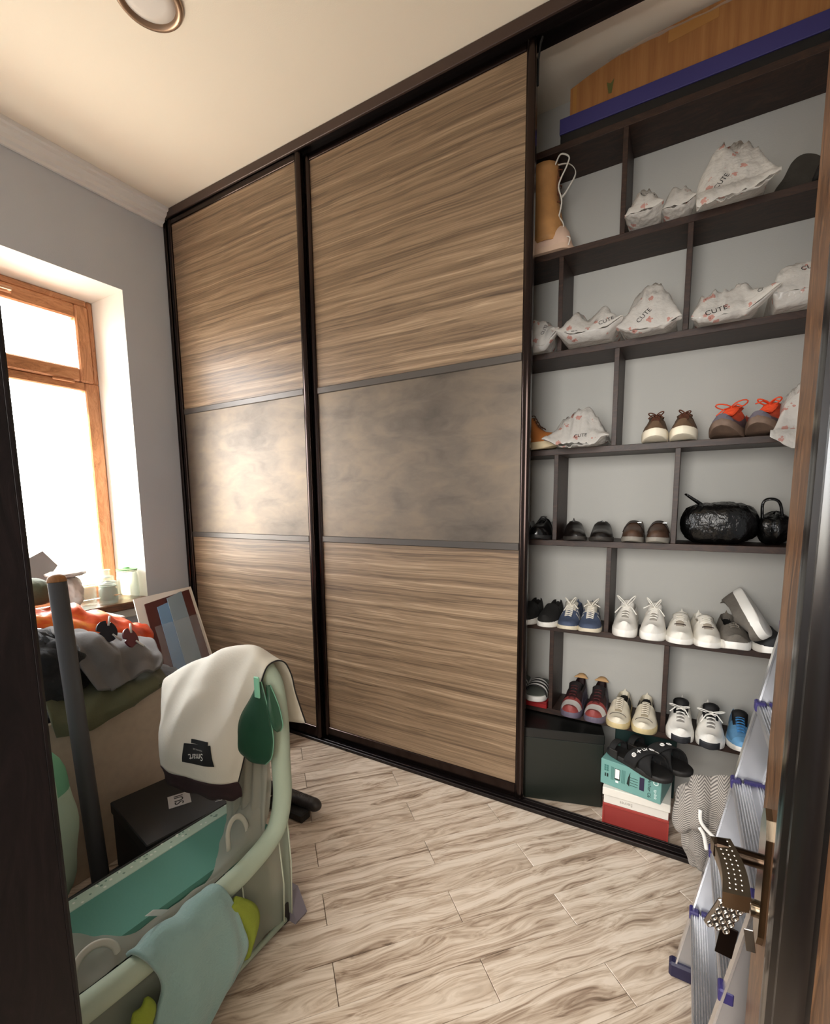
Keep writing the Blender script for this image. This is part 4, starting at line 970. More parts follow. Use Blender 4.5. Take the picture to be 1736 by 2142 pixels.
def strap_sandal(label, loc, yaw, prints, pitch=0.0):
    l = Last(L=0.27, W=0.10, sole=0.022, spring=0.004)
    t = thing('strap_sandal', label, 'sandal', loc, yaw, 'black strap sandals with white monogram prints')
    part('sole', sole_geo(l), mat('1a1817', 0.6), t, smooth=True, world=False, auto=50)
    def band(t0, t1, hh, name, m=BV, skew=0.0):
        rows = [[(l.cx(q) + l.hw(q) * 1.02 * math.cos(PI - PI * k / 14), q * l.L + skew * (k / 14 - 0.5), 0.016 + hh * math.sin(PI * k / 14) ** 0.7) for k in range(15)] for q in [t0 + (t1 - t0) * i / 6 for i in range(7)]]
        g = G().grid(rows); part(name, g, m, t, smooth=True, world=False, solid=0.005); return g
    b1 = band(0.30, 0.50, 0.062, 'strap', skew=-0.07); b2 = band(0.30, 0.50, 0.056, 'strap', skew=0.07); band(0.80, 0.90, 0.045, 'heel_strap')
    part('buckle_tab', G().box((l.hw(0.3) - 0.002, 0.075, 0.02), (l.hw(0.3) + 0.006, 0.105, 0.05), 0.002), mat('1e1b19', 0.5), t, world=False)
    part('buckle_tab', G().box((-l.hw(0.75) - 0.008, 0.20, 0.006), (-l.hw(0.75) + 0.002, 0.235, 0.04), 0.002), mat('1e1b19', 0.5), t, world=False)
    pg = G()
    for k, (a, kind) in enumerate(prints):
        q = 0.40; skew = -0.07; px_ = l.cx(q) + l.hw(q) * 1.02 * math.cos(PI - PI * a); pz = 0.016 + 0.062 * math.sin(PI * a) ** 0.7; py = q * l.L + skew * (a - 0.5)
        nrm = Vector((math.cos(PI - PI * a) * 0.9, 0, math.sin(PI * a) + 0.15)).normalized(); M = frame_m(Vector((px_, py, pz)) + nrm * 0.0042, Vector((math.sin(PI * a), -0.35, -math.cos(PI - PI * a) * 0.8)), nrm)
        c = lambda x, y: M @ Vector((x, y, 0.0006))
        if kind == 'o': pg.tube([c(0.007 * math.cos(b), 0.007 * math.sin(b)) for b in [2 * PI * i / 12 for i in range(12)]], 0.002, 4, closed=True); pg.tube([c(-0.004, 0), c(0.004, 0)], 0.0012, 4); pg.tube([c(0, -0.004), c(0, 0.004)], 0.0012, 4)
        elif kind == '+': pg.tube([c(-0.008, 0), c(0.008, 0)], 0.0022, 4); pg.tube([c(0, -0.008), c(0, 0.008)], 0.0022, 4)
        elif kind == 's': pg.tube([c(-0.006, -0.006), c(0.006, -0.006), c(0.006, 0.006), c(-0.006, 0.006)], 0.0018, 4, closed=True); pg.tube([c(-0.004, 0), c(0.004, 0)], 0.0015, 4)
        else:
            tg_ = text_geo('LV', 0.020, M, 0.0006); pg.add(tg_.v, tg_.f)
    part('monogram', pg, WI, t, world=False)
z = 0.1665 + 0.106
strap_sandal('black strap sandal with white monogram strip, nearer one on the teal box', (2.748, 0.020, z), math.radians(58), ((0.2, 'o'), (0.33, '+'), (0.47, 'LV'), (0.62, 's'), (0.76, 'o')))
strap_sandal('black strap sandal with two white symbols, farther one on the teal box', (2.812, 0.102, z), math.radians(60), ((0.42, 'o'), (0.58, 's')))

# ------------------------------------------------------------------ aluminium step ladder
AL = mat('b9bbc0', 0.38, metal=0.85); ALB = mat('d9dade', 0.25, metal=0.9); BLU = mat('2d2760', 0.5)
ld = thing('step_ladder', 'aluminium step ladder with ribbed treads and blue plastic ends by the door', 'ladder', (2.9, -0.66, 0))
sl = 0.172; xf = lambda zz: 2.773 + sl * zz; LT = 1.28
for y in (-0.47, -0.878):
    r_ = part('side_rail', G().prism([(xf(0.02), 0.02), (xf(0.02) + 0.058, 0.02), (xf(LT) + 0.058, LT), (xf(LT), LT)], 1, y - 0.004, y + 0.004), AL, ld)
    part('rail_flange', G().prism([(xf(0.02) - 0.001, 0.02), (xf(0.02) + 0.003, 0.02), (xf(LT) + 0.003, LT), (xf(LT) - 0.001, LT)], 1, y - 0.011, y + 0.011).prism([(xf(0.02) + 0.055, 0.02), (xf(0.02) + 0.059, 0.02), (xf(LT) + 0.059, LT), (xf(LT) + 0.055, LT)], 1, y - 0.011, y + 0.011), ALB, r_)
    part('foot', G().box((xf(0) - 0.008, y - 0.016, 0.0005), (xf(0) + 0.066, y + 0.016, 0.045), 0.006), mat('1d1a3a', 0.5), ld)
for z in (0.219, 0.411, 0.613, 0.82, 1.02):
    x = xf(z); y0, y1 = -0.866, -0.482
    td = part('tread', G().box((x - 0.004, y0, z - 0.022), (x + 0.082, y1, z - 0.003), 0.002), AL, ld)
    g = G()
    for k in range(16):
        if k in (7, 8): continue
        g.box((x - 0.002 + 0.0052 * k, y0, z - 0.0035), (x + 0.0008 + 0.0052 * k, y1, z), 0.0006)
    part('rib', g, ALB, td, kind='stuff')
    part('end_cap', G().box((x - 0.007, y1 - 0.010, z - 0.020), (x + 0.015, y1 + 0.018, z + 0.005), 0.003).box((x + 0.02, y1 - 0.003, z - 0.004), (x + 0.084, y1 + 0.008, z + 0.005), 0.001), BLU, td)
    part('end_cap', G().box((x - 0.007, y0 - 0.018, z - 0.022), (x + 0.018, y0 + 0.010, z + 0.005), 0.003), BLU, td)
for y in (-0.50, -0.85):
    part('back_leg', G().prism([(3.12, 0.001), (3.145, 0.001), (3.045, LT), (3.02, LT)], 1, y - 0.01, y + 0.01), AL, ld)
part('top_platform', G().box((xf(LT) - 0.01, -0.89, LT), (xf(LT) + 0.10, -0.458, LT + 0.025), 0.004), AL, ld)
part('back_bar', G().box((3.085, -0.84, 0.45), (3.105, -0.51, 0.475), 0.002), AL, ld)

# ------------------------------------------------------------------ travel cot with the near side let down
MINT = mat('a9b8a4', 0.7, bump=0.05, bscale=90); MESHM = film('cot_mesh', 'a9aa9f', 0.22, rough=0.8); MESHF = film('cot_mesh_front', 'a3ab9c', 0.28, rough=0.8)
cot = thing('travel_cot', 'mint green travel cot with padded rim and mesh sides full of things', 'cot', (1.42, -1.2, 0))
RP = [(1.725, -1.525, 0.315), (1.737, -1.49, 0.300), (1.74, -1.434, 0.295), (1.74, -1.295, 0.285), (1.74, -1.18, 0.290), (1.74, -1.113, 0.297), (1.74, -1.044, 0.303), (1.74, -0.961, 0.325), (1.74, -0.914, 0.362), (1.74, -0.891, 0.443), (1.74, -0.891, 0.547), (1.74, -0.890, 0.672), (1.735, -0.897, 0.775), (1.715, -0.90, 0.815), (1.68, -0.90, 0.832), (1.55, -0.90, 0.815), (1.42, -0.90, 0.78), (1.32, -0.90, 0.735), (1.28, -0.898, 0.70), (1.262, -0.895, 0.62), (1.258, -0.893, 0.52)]
RPs = crom(RP, 94)
part('padded_rim', G().tube(RPs, 0.0275, 16), MINT, cot, smooth=True)
# near side mesh panel below the rim
rows = []
for i in range(9):
    f = i / 8; row = []
    for k in range(40):
        p = RPs[int(3 + k * 44 / 39)]; zt = p[2] - 0.02
        zz = zt + (0.035 - zt) * f; bul = 0.012 * math.sin(f * PI) * (0.5 + noise.noise(Vector((k * 0.22, 0, 0)))) + 0.006 * math.sin(k * 0.9 + 0.8 * f) * f
        row.append((1.745 + bul - 0.012 * f, p[1] + 0.012 * f, zz))
    rows.append(row)
part('mesh_side', G().grid(rows), MESHF, cot, smooth=True)
g = G(); g.tube([(1.738, -1.52, 0.03), (1.738, -1.2, 0.028), (1.736, -0.90, 0.03)], 0.008, 8)
part('bottom_piping', g, MINT, cot, smooth=True)
for k in (14, 22, 30, 35):
    p = RPs[int(3 + k * 44 / 39)]
    part('seam', G().tube([(1.749, p[1], p[2] - 0.02), (1.756, p[1] + 0.006, p[2] * 0.5), (1.742, p[1] + 0.012, 0.035)], 0.0022, 5), mat('c3cbb8', 0.8), cot, smooth=True)
# far end mesh panel hanging from the end rim
ctrl = [[(1.545 + 0.034 * j + (0.010 if i == 2 else 0), -0.915 - 0.035 * (i == 2) - 0.02 * (i == 3), [[0.79, 0.80, 0.81, 0.81, 0.81, 0.80][j], [0.58, 0.59, 0.6, 0.61, 0.62, 0.6][j], 0.33, 0.07][i]) for j in range(6)] for i in range(4)]
part('mesh_end', G().grid(patch(ctrl, 24, 50, 0.006, 9, 3, 0.005, 8)), MESHM, cot, smooth=True)
# inner mesh between mattress and rim, with two pocket loops
OC = [(1.62, -0.912, 0.78), (1.70, -0.912, 0.70), (1.715, -0.912, 0.55), (1.715, -0.918, 0.42), (1.715, -0.965, 0.335), (1.712, -1.10, 0.312), (1.71, -1.22, 0.302), (1.71, -1.32, 0.30), (1.71, -1.42, 0.308), (1.71, -1.49, 0.31)]
IC = [(1.44, -0.86, 0.318), (1.495, -0.895, 0.318), (1.55, -0.95, 0.318), (1.62, -1.03, 0.318), (1.685, -1.10, 0.314), (1.685, -1.16, 0.312), (1.68, -1.24, 0.312), (1.665, -1.315, 0.313), (1.60, -1.35, 0.316), (1.54, -1.385, 0.316)]
mid_ = [tuple(0.55 * a + 0.45 * b + (0, 0, 0.004)[k] for k, (a, b) in enumerate(zip(p, q))) for p, q in zip(OC, IC)]
part('inner_mesh', G().grid(patch([OC, mid_, IC], 20, 64, 0.007, 16, 5, 0.003, 16)), MESHM, cot, smooth=True)
def loop(c, a, b, w, hgt, name='pull_loop'):
    a = Vector(a).normalized(); b = Vector(b).normalized(); c = Vector(c); P = []
    for k in range(15):
        an = PI * k / 14; P.append(c + a * w * math.cos(an) + b * (0.35 * hgt + hgt * 0.65 * math.sin(an) if 0 < k < 14 else 0))
    part(name, G().tube(crom(P, 40), 0.008, 6, flat=0.35), mat('b9b9ad', 0.8), cot, smooth=True)
loop((1.690, -1.015, 0.340), (0, 1, -0.25), (-0.25, 0.15, 1), 0.034, 0.078)
loop((1.695, -1.385, 0.29), (0.1, 1, 0), (-0.55, 0, 1), 0.042, 0.065)
# legs and feet
def leg(x, y, lx, ly, h):
    l_ = part('leg', G().tube([(x, y, h), ((x + lx) / 2, (y + ly) / 2, h / 2 + 0.02), (lx, ly, 0.075)], 0.0115, 10), MINT, cot, smooth=True)
    f = G().prism([(lx - 0.018, 0.085), (lx + 0.02, 0.085), (lx + 0.055, 0.012), (lx + 0.05, 0.0008), (lx - 0.02, 0.0008)], 1, ly - 0.016, ly + 0.03)
    part('foot', f, mat('77717a', 0.6), l_)
    part('foot_insert', G().box((lx - 0.03, ly - 0.045, 0.006), (lx + 0.03, ly - 0.016, 0.08), 0.006), mat('151515', 0.6), l_)
leg(1.725, -0.872, 1.705, -0.862, 0.30); leg(1.10, -0.90, 1.10, -0.885, 0.2); leg(1.10, -1.48, 1.10, -1.49, 0.2); leg(1.69, -1.49, 1.68, -1.495, 0.25)
part('cot_floor', G().box((1.10, -1.50, 0.05), (1.69, -0.90, 0.065), 0.004), mat('2b2c2b', 0.9), cot)
# folded mattress: teal top with a dotted pale border
mt = part('mattress', G().box((1.475, -1.385, 0.27), (1.672, -0.872, 0.308), 0.008, M=Matrix.Translation((1.57, -1.13, 0)) @ Matrix.Rotation(-0.06, 4, 'Z') @ Matrix.Translation((-1.57, 1.13, 0))), mat('4b8375', 0.75, bump=0.1, bscale=150), cot)
RM = Matrix.Translation((1.57, -1.13, 0)) @ Matrix.Rotation(-0.06, 4, 'Z') @ Matrix.Translation((-1.57, 1.13, 0))
part('mattress_border', G().box((1.445, -1.386, 0.2705), (1.492, -0.871, 0.3095), 0.004, M=RM), mat('a8bfae', 0.7), mt)
dg_ = G(); rnd = random.Random(4)
for k in range(46):
    dg_.lathe([(0.0030 + 0.0012 * rnd.random(), 0.0), (0.0, 0.0006)], RM @ Vector((1.449 + rnd.random() * 0.038, -1.38 + rnd.random() * 0.50, 0.3097)), 7, mi=rnd.randrange(2))
part('printed_dots', dg_, [mat('6f8a7c', 0.7), mat('d5ddd2', 0.7)], mt, kind='stuff')
part('border_piping', G().tube([RM @ Vector((1.445, -1.386, 0.309)), RM @ Vector((1.445, -0.871, 0.309))], 0.0035, 6), mat('2a2d2b', 0.7), mt)
part('orange_button', G().lathe([(0.0, 0.003), (0.009, 0.0025), (0.011, 0.0), (0, 0)], (1.545, -0.895, 0.309), 16), mat('a35535', 0.6), mt, smooth=True)
# black shoe box lying in the cot
bb = thing('black_box', 'black shoe box with a white square logo lying in the cot', 'box', (1.275, -0.965, 0.066), math.radians(-10))
part('box_body', G().box((-0.155, -0.125, 0.0005), (0.155, 0.125, 0.195), 0.002), mat('0a0a0a', 0.6), bb, world=False)
part('box_lid', G().box((-0.159, -0.129, 0.1952), (0.159, 0.129, 0.235), 0.003), mat('0d0d0d', 0.55), bb, world=False)
lgM = Matrix.Translation((1.292, -0.940, 0.3018)) @ Matrix.Rotation(math.radians(-28), 4, 'Z')
part('logo_patch', G().box((-0.036, -0.034, -0.0004), (0.036, 0.034, 0.0006), M=lgM), mat('b9b7b6', 0.6), bb)
part('lettering', text_geo('SUI', 0.040, lgM @ Matrix.Translation((0, 0, 0.0012)) @ Matrix.Rotation(PI, 4, 'Z'), 0.0003), mat('131313', 0.6), bb)
part('lettering', text_geo('SUI', 0.032, Matrix.Translation((1.40, -0.868, 0.3022)) @ Matrix.Rotation(math.radians(-35), 4, 'Z'), 0.0003), mat('b9b7b6', 0.6), bb)
# grey pole
po = thing('pole', 'dark grey metal pole with wooden end cap standing in the cot', 'pole', (1.21, -1.16, 0.066))
A, B = Vector((1.205, -1.158, 0.068)), Vector((1.10, -1.150, 1.075)); dr = (B - A).normalized()
part('shaft', G().tube([A, B], 0.0245, 20), mat('4b4a4b', 0.5, metal=0.2), po, smooth=True, auto=40)
part('end_cap', G().tube([B + dr * 0.0005, B + dr * 0.008, B + dr * 0.017, B + dr * 0.023, B + dr * 0.026], [0.025, 0.025, 0.022, 0.014, 0.004], 20), wood('cap_wood', ['8a5a30', 'b07a48'], axis='Z', rough=0.5), po, smooth=True)
# mint padded bolster at the near end of the cot
bo = thing('bolster', 'pale mint padded bolster with a green top at the near end of the cot', 'cushion', (1.2, -1.345, 0.11))
rows = []
for i in range(25):
    th = PI * i / 24; rows.append([(1.215 + 0.07 * math.sin(th) ** 0.8 * math.cos(a), -1.345 + 0.135 * math.sin(th) ** 0.7 * math.sin(a) + 0.004 * math.sin(9 * th), 0.39 + 0.275 * math.cos(th)) for a in [2 * PI * k / 28 for k in range(28)]])
g = G().grid(rows, wrap=True)
for i in range(24):
    for k in range(28): g.m[i * 28 + k] = 1 if i < 4 or (4 <= i < 9 and 3 <= k <= 8) else 0
part('padding', g, [mat('b3c6b0', 0.75), mat('6da986', 0.7)], bo, smooth=True)
# white shirt over the end rim
SH = mat('d9d3c5', 0.85, bump=0.12, bscale=160, sheen=0.1); MAR = mat('2f1b1d', 0.9, bump=0.2, bscale=200)
sh = thing('sweatshirt', 'cream white sweatshirt with black neck patch draped over the cot end rim', 'shirt', (1.48, -0.95, 0.42))
ctrl = [
 [(1.283, -0.985, 0.448), (1.36, -1.000, 0.452), (1.45, -0.998, 0.462), (1.54, -1.000, 0.475), (1.600, -0.985, 0.482), (1.638, -0.965, 0.49)],
 [(1.278, -0.985, 0.53), (1.36, -1.010, 0.54), (1.45, -1.005, 0.55), (1.55, -1.005, 0.56), (1.625, -0.985, 0.57), (1.668, -0.962, 0.575)],
 [(1.285, -0.975, 0.60), (1.36, -0.995, 0.62), (1.45, -0.990, 0.64), (1.56, -0.985, 0.67), (1.65, -0.970, 0.68), (1.700, -0.955, 0.69)],
 [(1.262, -0.955, 0.66), (1.34, -0.965, 0.70), (1.45, -0.958, 0.735), (1.56, -0.955, 0.77), (1.66, -0.950, 0.79), (1.728, -0.950, 0.78)],
 [(1.222, -0.915, 0.708), (1.325, -0.915, 0.768), (1.43, -0.912, 0.812), (1.55, -0.912, 0.858), (1.66, -0.912, 0.884), (1.742, -0.925, 0.852)],
 [(1.215, -0.870, 0.69), (1.32, -0.868, 0.745), (1.43, -0.866, 0.79), (1.55, -0.864, 0.835), (1.66, -0.866, 0.862), (1.745, -0.862, 0.840)],
 [(1.22, -0.838, 0.60), (1.32, -0.834, 0.64), (1.43, -0.832, 0.68), (1.55, -0.832, 0.72), (1.66, -0.83, 0.75), (1.730, -0.812, 0.735)],
 [(1.23, -0.825, 0.50), (1.32, -0.822, 0.52), (1.43, -0.82, 0.56), (1.55, -0.82, 0.59), (1.67, -0.81, 0.62), (1.740, -0.785, 0.618)]]
shp = patch(ctrl, 64, 60, 0.004, 9, 6)
for i in range(64):        # soft drape folds running down from the rim
    f = i / 63
    for j in range(60):
        u = j / 59; k = sm(0.62, 0.30, f) if f < 0.62 else 0.25
        a = math.sin(u * 17 + 3.0 * math.sin(f * 4 + 0.6) - f * 5) * 0.5 + math.sin(u * 9 - f * 7 + 1.0) * 0.6 + 0.7 * (1 - 2 * abs(noise.noise(Vector((u * 4 - f * 2.2, f * 1.6, 3.3)))))
        p = shp[i][j]; env = math.sin(PI * min(1, max(0, u))) ** 0.4 * sm(0.14, 0.38, f)
        shp[i][j] = (p[0], p[1] - 0.0135 * a * k * env, p[2] + (0.005 * a * env if 0.45 < f < 0.7 else 0))
shg = G().grid(shp)
part('body', shg, SH, sh, smooth=True, solid=0.0035)
hem = [[(p[0], p[1] - 0.001 + 0.012 * math.sin(f * 2), p[2] - 0.056 * f - 0.004 * f * math.sin(j * 0.4)) for j, p in enumerate(shp[0])] for f in (-0.03, 0.25, 0.5, 0.75, 1.0)]
part('rib_hem', G().grid(hem), MAR, sh, smooth=True, solid=0.004, label='dark maroon ribbed hem')
part('dark_edge', G().tube([(p[-1][0] + 0.001, p[-1][1], p[-1][2]) for p in shp], 0.0022, 5), mat('1d1918', 0.8), sh)
pt = G(); NX, NZ = 14, 10
for i in range(NZ):
    for j in range(NX): pass
pt.grid([[(1.440 + 0.145 * j / NX + 0.012 * (i / NZ) * (1 - 2 * j / NX), -1.2, 0.520 + 0.062 * i / NZ + 0.022 * j / NX) for j in range(NX + 1)] for i in range(NZ + 1)])
pt.grid([[(1.485 + 0.078 * j / 6, -1.2, 0.586 + 0.012 * i / 2 + 0.022 * (3 + j) / NX) for j in range(7)] for i in range(3)])
neck = part('neck_patch', onto(pt, shg, (0, 1, 0), 0.004), mat('0f0e0f', 0.8), sh, solid=0.001)
part('lettering', onto(text_geo('Smart.', 0.030, frame_m((1.512, -1.2, 0.556), (-1, 0, -0.30), (0, -1, 0)), 0.0, 0.25), shg, (0, 1, 0), 0.0056), mat('dddad4', 0.7), neck)
part('small_print', onto(text_geo('MADE WITH CARE', 0.0055, frame_m((1.520, -1.2, 0.580), (-1, 0, -0.12), (0, -1, 0)), 0.0), shg, (0, 1, 0), 0.0056), mat('b9b6b0', 0.7), neck)
# dark green translucent pouch hanging beside the shirt
GRN = film('green_film', '2a5640', 0.18, rough=0.3)
gp = thing('green_pouch', 'dark green translucent drawstring pouch hanging from the cot corner', 'pouch', (1.72, -0.95, 0.6))
def leafpatch(name, L_, R_, yb, m):
    n = len(L_); ctrl = [[(a[0], yb + 0.0, a[1]), ((2 * a[0] + b[0]) / 3, yb - 0.022 * s_, (2 * a[1] + b[1]) / 3), ((a[0] + 2 * b[0]) / 3, yb - 0.022 * s_, (a[1] + 2 * b[1]) / 3), (b[0], yb, b[1])] for a, b, s_ in zip(L_, R_, [0.2, 0.6, 1, 1, 0.9, 0.4])]
    P = patch(ctrl, 30, 24, 0.003, 9, 2); g = G().grid(P); o = part(name, g, m, gp, smooth=True, solid=0.0015)
    part('edge_piping', G().tube([r_[-1] for r_ in P], 0.0018, 5), mat('6a9a80', 0.6), o)
leafpatch('front_flap', [(1.735, 0.815), (1.70, 0.76), (1.645, 0.70), (1.605, 0.65), (1.605, 0.60), (1.66, 0.568)], [(1.745, 0.815), (1.760, 0.77), (1.775, 0.71), (1.782, 0.65), (1.772, 0.60), (1.745, 0.570)], -0.952, GRN)
leafpatch('rear_flap', [(1.745, 0.80), (1.752, 0.77), (1.758, 0.74), (1.765, 0.71), (1.772, 0.69), (1.782, 0.672)], [(1.758, 0.80), (1.775, 0.77), (1.790, 0.74), (1.798, 0.71), (1.800, 0.69), (1.790, 0.672)], -0.932, film('green_film2', '3f6b52', 0.3, rough=0.3))
part('drawstring_tab', G().box((1.737, -0.972, 0.775), (1.757, -0.966, 0.835), 0.002), mat('7fbfa0', 0.5), gp)
# teal plush cloth over the near rim
TP = mat('86a6a3', 0.95, bump=0.35, bscale=180, sheen=0.3); LM = mat('8a9a34', 0.95, bump=0.3, bscale=150)
ps = thing('plush_cloth', 'teal plush cloth with lime green leaf tabs draped over the cot rim', 'soft toy', (1.77, -1.22, 0.3))
ctrl = [
 [(1.700, -1.335, 0.300), (1.700, -1.26, 0.296), (1.700, -1.19, 0.300), (1.700, -1.145, 0.305)],
 [(1.738, -1.335, 0.326), (1.738, -1.26, 0.324), (1.738, -1.19, 0.330), (1.738, -1.135, 0.336)],
 [(1.776, -1.320, 0.300), (1.778, -1.25, 0.306), (1.778, -1.18, 0.312), (1.776, -1.122, 0.318)],
 [(1.786, -1.305, 0.240), (1.794, -1.24, 0.245), (1.794, -1.15, 0.235), (1.788, -1.096, 0.22)],
 [(1.784, -1.320, 0.185), (1.800, -1.25, 0.17), (1.800, -1.15, 0.15), (1.788, -1.086, 0.135)],
 [(1.782, -1.345, 0.12), (1.796, -1.27, 0.09), (1.796, -1.19, 0.075), (1.785, -1.125, 0.075)],
 [(1.780, -1.36, 0.05), (1.790, -1.30, 0.03), (1.790, -1.25, 0.025), (1.782, -1.19, 0.035)]]
psg = G().grid(patch(ctrl, 50, 40, 0.006, 11, 9, 0.004, 5))
part('cloth', psg, TP, ps, smooth=True, solid=0.009)
part('care_label', G().grid([[(1.692 + 0.003 * i, -1.245 - 0.02 * i + 0.022 * j * 0.9, 0.318 + 0.018 * i) for j in (0, 1)] for i in range(3)]), mat('cfd0cc', 0.7), ps, solid=0.001)
def leaf(pts, w, name='leaf_tab'):
    P = crom(pts, 16); rows = []
    for i, p in enumerate(P):
        f = i / 15; ww = w * (math.sin(PI * (0.12 + 0.80 * f)) ** 0.8)
        rows.append([(p[0] + 0.010 * math.sin(PI * k / 8), p[1] + ww * (k / 4 - 1), p[2] + 0.3 * ww * (k / 4 - 1)) for k in range(9)])
    part(name, G().grid(rows), LM, ps, smooth=True, solid=0.010)
leaf([(1.775, -1.115, 0.285), (1.778, -1.075, 0.215), (1.775, -1.060, 0.15), (1.770, -1.075, 0.09)], 0.030)
leaf([(1.775, -1.350, 0.235), (1.780, -1.352, 0.20), (1.780, -1.362, 0.165), (1.776, -1.375, 0.135)], 0.030)
leaf([(1.777, -1.335, 0.07), (1.780, -1.33, 0.05), (1.78, -1.33, 0.03)], 0.025)
# black tube thing on the floor behind the cot, lilac ball
tb_ = thing('handlebar', 'black ribbed tube with rounded end lying on the floor behind the cot', 'handle', (1.40, -0.48, 0.04))
g = G(); P = []; R = []
for k in range(90):
    f = k / 89; P.append((1.22 + 0.27 * f, -0.500 + 0.04 * f, 0.075 - 0.030 * f)); R.append((0.026 + (0.0012 if k % 3 == 0 else 0)) if f < 0.86 else 0.027 * math.sqrt(max(0.003, 1 - ((f - 0.86) / 0.14) ** 2)))
part('grip', g.tube(P, R, 16), mat('2a2829', 0.35), tb_, smooth=True)
part('clamp_block', G().box((1.24, -0.535, 0.0008), (1.452, -0.48, 0.040), 0.006), mat('0e0e0e', 0.5), tb_)
li = thing('lilac_pouffe', 'lilac rounded soft ball half hidden behind the cot by the wardrobe', 'ball', (0.80, -0.10, 0.095))
part('ball', G().lathe([(0.0, -0.094)] + [(0.094 * math.cos(a), 0.094 * math.sin(a)) for a in [PI * (-0.5 + k / 20) for k in range(1, 20)]] + [(0, 0.094)], (0.80, -0.105, 0.095), 32), mat('7d6a80', 0.8, bump=0.2, bscale=80), li, smooth=True)

# ------------------------------------------------------------------ chipboard bin with heaped clothes in front of the window
CHIP = mat('b5a491', 0.75, var=0.06, vscale=30, bump=0.05, bscale=150); EDGE = mat('d8c7ab', 0.7)
bn = thing('storage_bin', 'pale chipboard open bin heaped with clothes between cot and window', 'bin', (0.68, -0.92, 0))
X0, X1, Y0, Y1, ZB = 0.36, 0.985, -1.45, -0.46, 0.595
for nm, lo, hi in (('side_board', (X1 - 0.016, Y0, 0.001), (X1, Y1, ZB)), ('side_board', (X0, Y0, 0.001), (X0 + 0.016, Y1, ZB)), ('end_board', (X0 + 0.0165, Y0, 0.001), (X1 - 0.0165, Y0 + 0.016, ZB)), ('end_board', (X0 + 0.0165, Y1 - 0.016, 0.001), (X1 - 0.0165, Y1, 0.40))):
    o = part(nm, G().box(lo, hi, 0.001), CHIP, bn)
    part('edge_band', G().box((lo[0], lo[1], hi[2] + 0.0001), (hi[0], hi[1], hi[2] + 0.002)), EDGE, o)
part('bottom_board', G().box((X0 + 0.017, Y0 + 0.017, 0.02), (X1 - 0.017, Y1 - 0.017, 0.036)), CHIP, bn)
FAB = lambda h, **k: mat(h, 0.9, bump=0.25, bscale=140, sheen=0.15, **k)
def lump(name, label, cat, c, r, m, seed, amp=0.03, flatb=None, ex=2.4, rz=0, fs=9.0, wr=0.5):
    t = thing(name, label, cat, c, rz); rows = []
    for i in range(33):
        th = PI * i / 32; row = []
        for k in range(56):
            a = 2 * PI * k / 56; d = Vector((math.sin(th) * math.cos(a), math.sin(th) * math.sin(a), math.cos(th)))
            nrm = (abs(d.x) ** ex + abs(d.y) ** ex + abs(d.z) ** ex) ** (1 / ex); q = d / nrm
            n_ = noise.noise(q * fs * 0.25 + Vector((seed, 0, 0))) + wr * (1 - 2 * abs(noise.noise(q * fs * 0.42 + Vector((0, seed, 0))))) + 0.35 * (1 - 2 * abs(noise.noise(q * fs * 0.9 + Vector((0, seed, seed)))))
            p = Vector((q.x * r[0], q.y * r[1], q.z * r[2])) + d * amp * n_
            if flatb is not None: p.z = max(p.z, flatb)
            row.append(p)
        rows.append(row)
    part('fabric', G().grid(rows, wrap=True), m, t, smooth=True, world=False)
    return t
lump('dark_clothes', 'black pile of clothes filling the chipboard bin', 'clothes', (0.665, -0.955, 0.33), (0.265, 0.44, 0.225), FAB('111011'), 2, 0.02, -0.28, 6)
lump('black_jacket', 'black jacket bundled on the heap next to the dark door frame', 'clothes', (0.80, -1.13, 0.72), (0.15, 0.13, 0.125), FAB('0e0d0e'), 5, 0.03, -0.10)
def cloth(name, label, ctrl, m, seed, amp=0.012, fs=9, nu=40, nv=48, solid=0.008, cat='clothes', pleat=0.0, pf=9, crease=0.020):
    t = thing(name, label, cat, ctrl[len(ctrl) // 2][len(ctrl[0]) // 2])
    P = np.array(patch(ctrl, nu, nv, amp, fs, seed, pleat, pf)); du = np.gradient(P, axis=0); dv = np.gradient(P, axis=1); nr = np.cross(du, dv); nr /= np.maximum(np.linalg.norm(nr, axis=2, keepdims=True), 1e-9)
    if nr[nu // 2, nv // 2, 2] < 0: nr = -nr
    for i in range(nu):
        for j in range(nv):
            p = Vector(P[i, j]); q = Vector((p.x * 5 + p.y * 4 + seed, p.y * 9 - p.z * 6, p.z * 8)); r_ = 1 - 2 * abs(noise.noise(q)); r2 = 1 - 2 * abs(noise.noise(q * 2.3 + Vector((5, 1, 2))))
            P[i, j] += nr[i, j] * (crease * (0.9 * r_ + 0.12 * r2))
    g = G().grid([[tuple(v) for v in r_] for r_ in P]); part('fabric', g, m, t, smooth=True, solid=solid); return t, g
cloth('olive_garment', 'olive green garment hanging over the front board of the chipboard bin', [
 [(0.80, -1.17, 0.68), (0.82, -1.05, 0.665), (0.82, -0.93, 0.66), (0.83, -0.82, 0.64), (0.86, -0.74, 0.625)],
 [(0.93, -1.17, 0.665), (0.95, -1.05, 0.645), (0.96, -0.93, 0.635), (0.955, -0.82, 0.628), (0.95, -0.755, 0.615)],
 [(1.005, -1.17, 0.61), (1.012, -1.06, 0.59), (1.012, -0.95, 0.595), (1.006, -0.85, 0.608), (0.995, -0.775, 0.612)],
 [(1.003, -1.16, 0.555), (1.012, -1.05, 0.545), (1.012, -0.97, 0.562), (1.006, -0.88, 0.592), (0.998, -0.79, 0.608)]], FAB('58583f'), 3, 0.008)
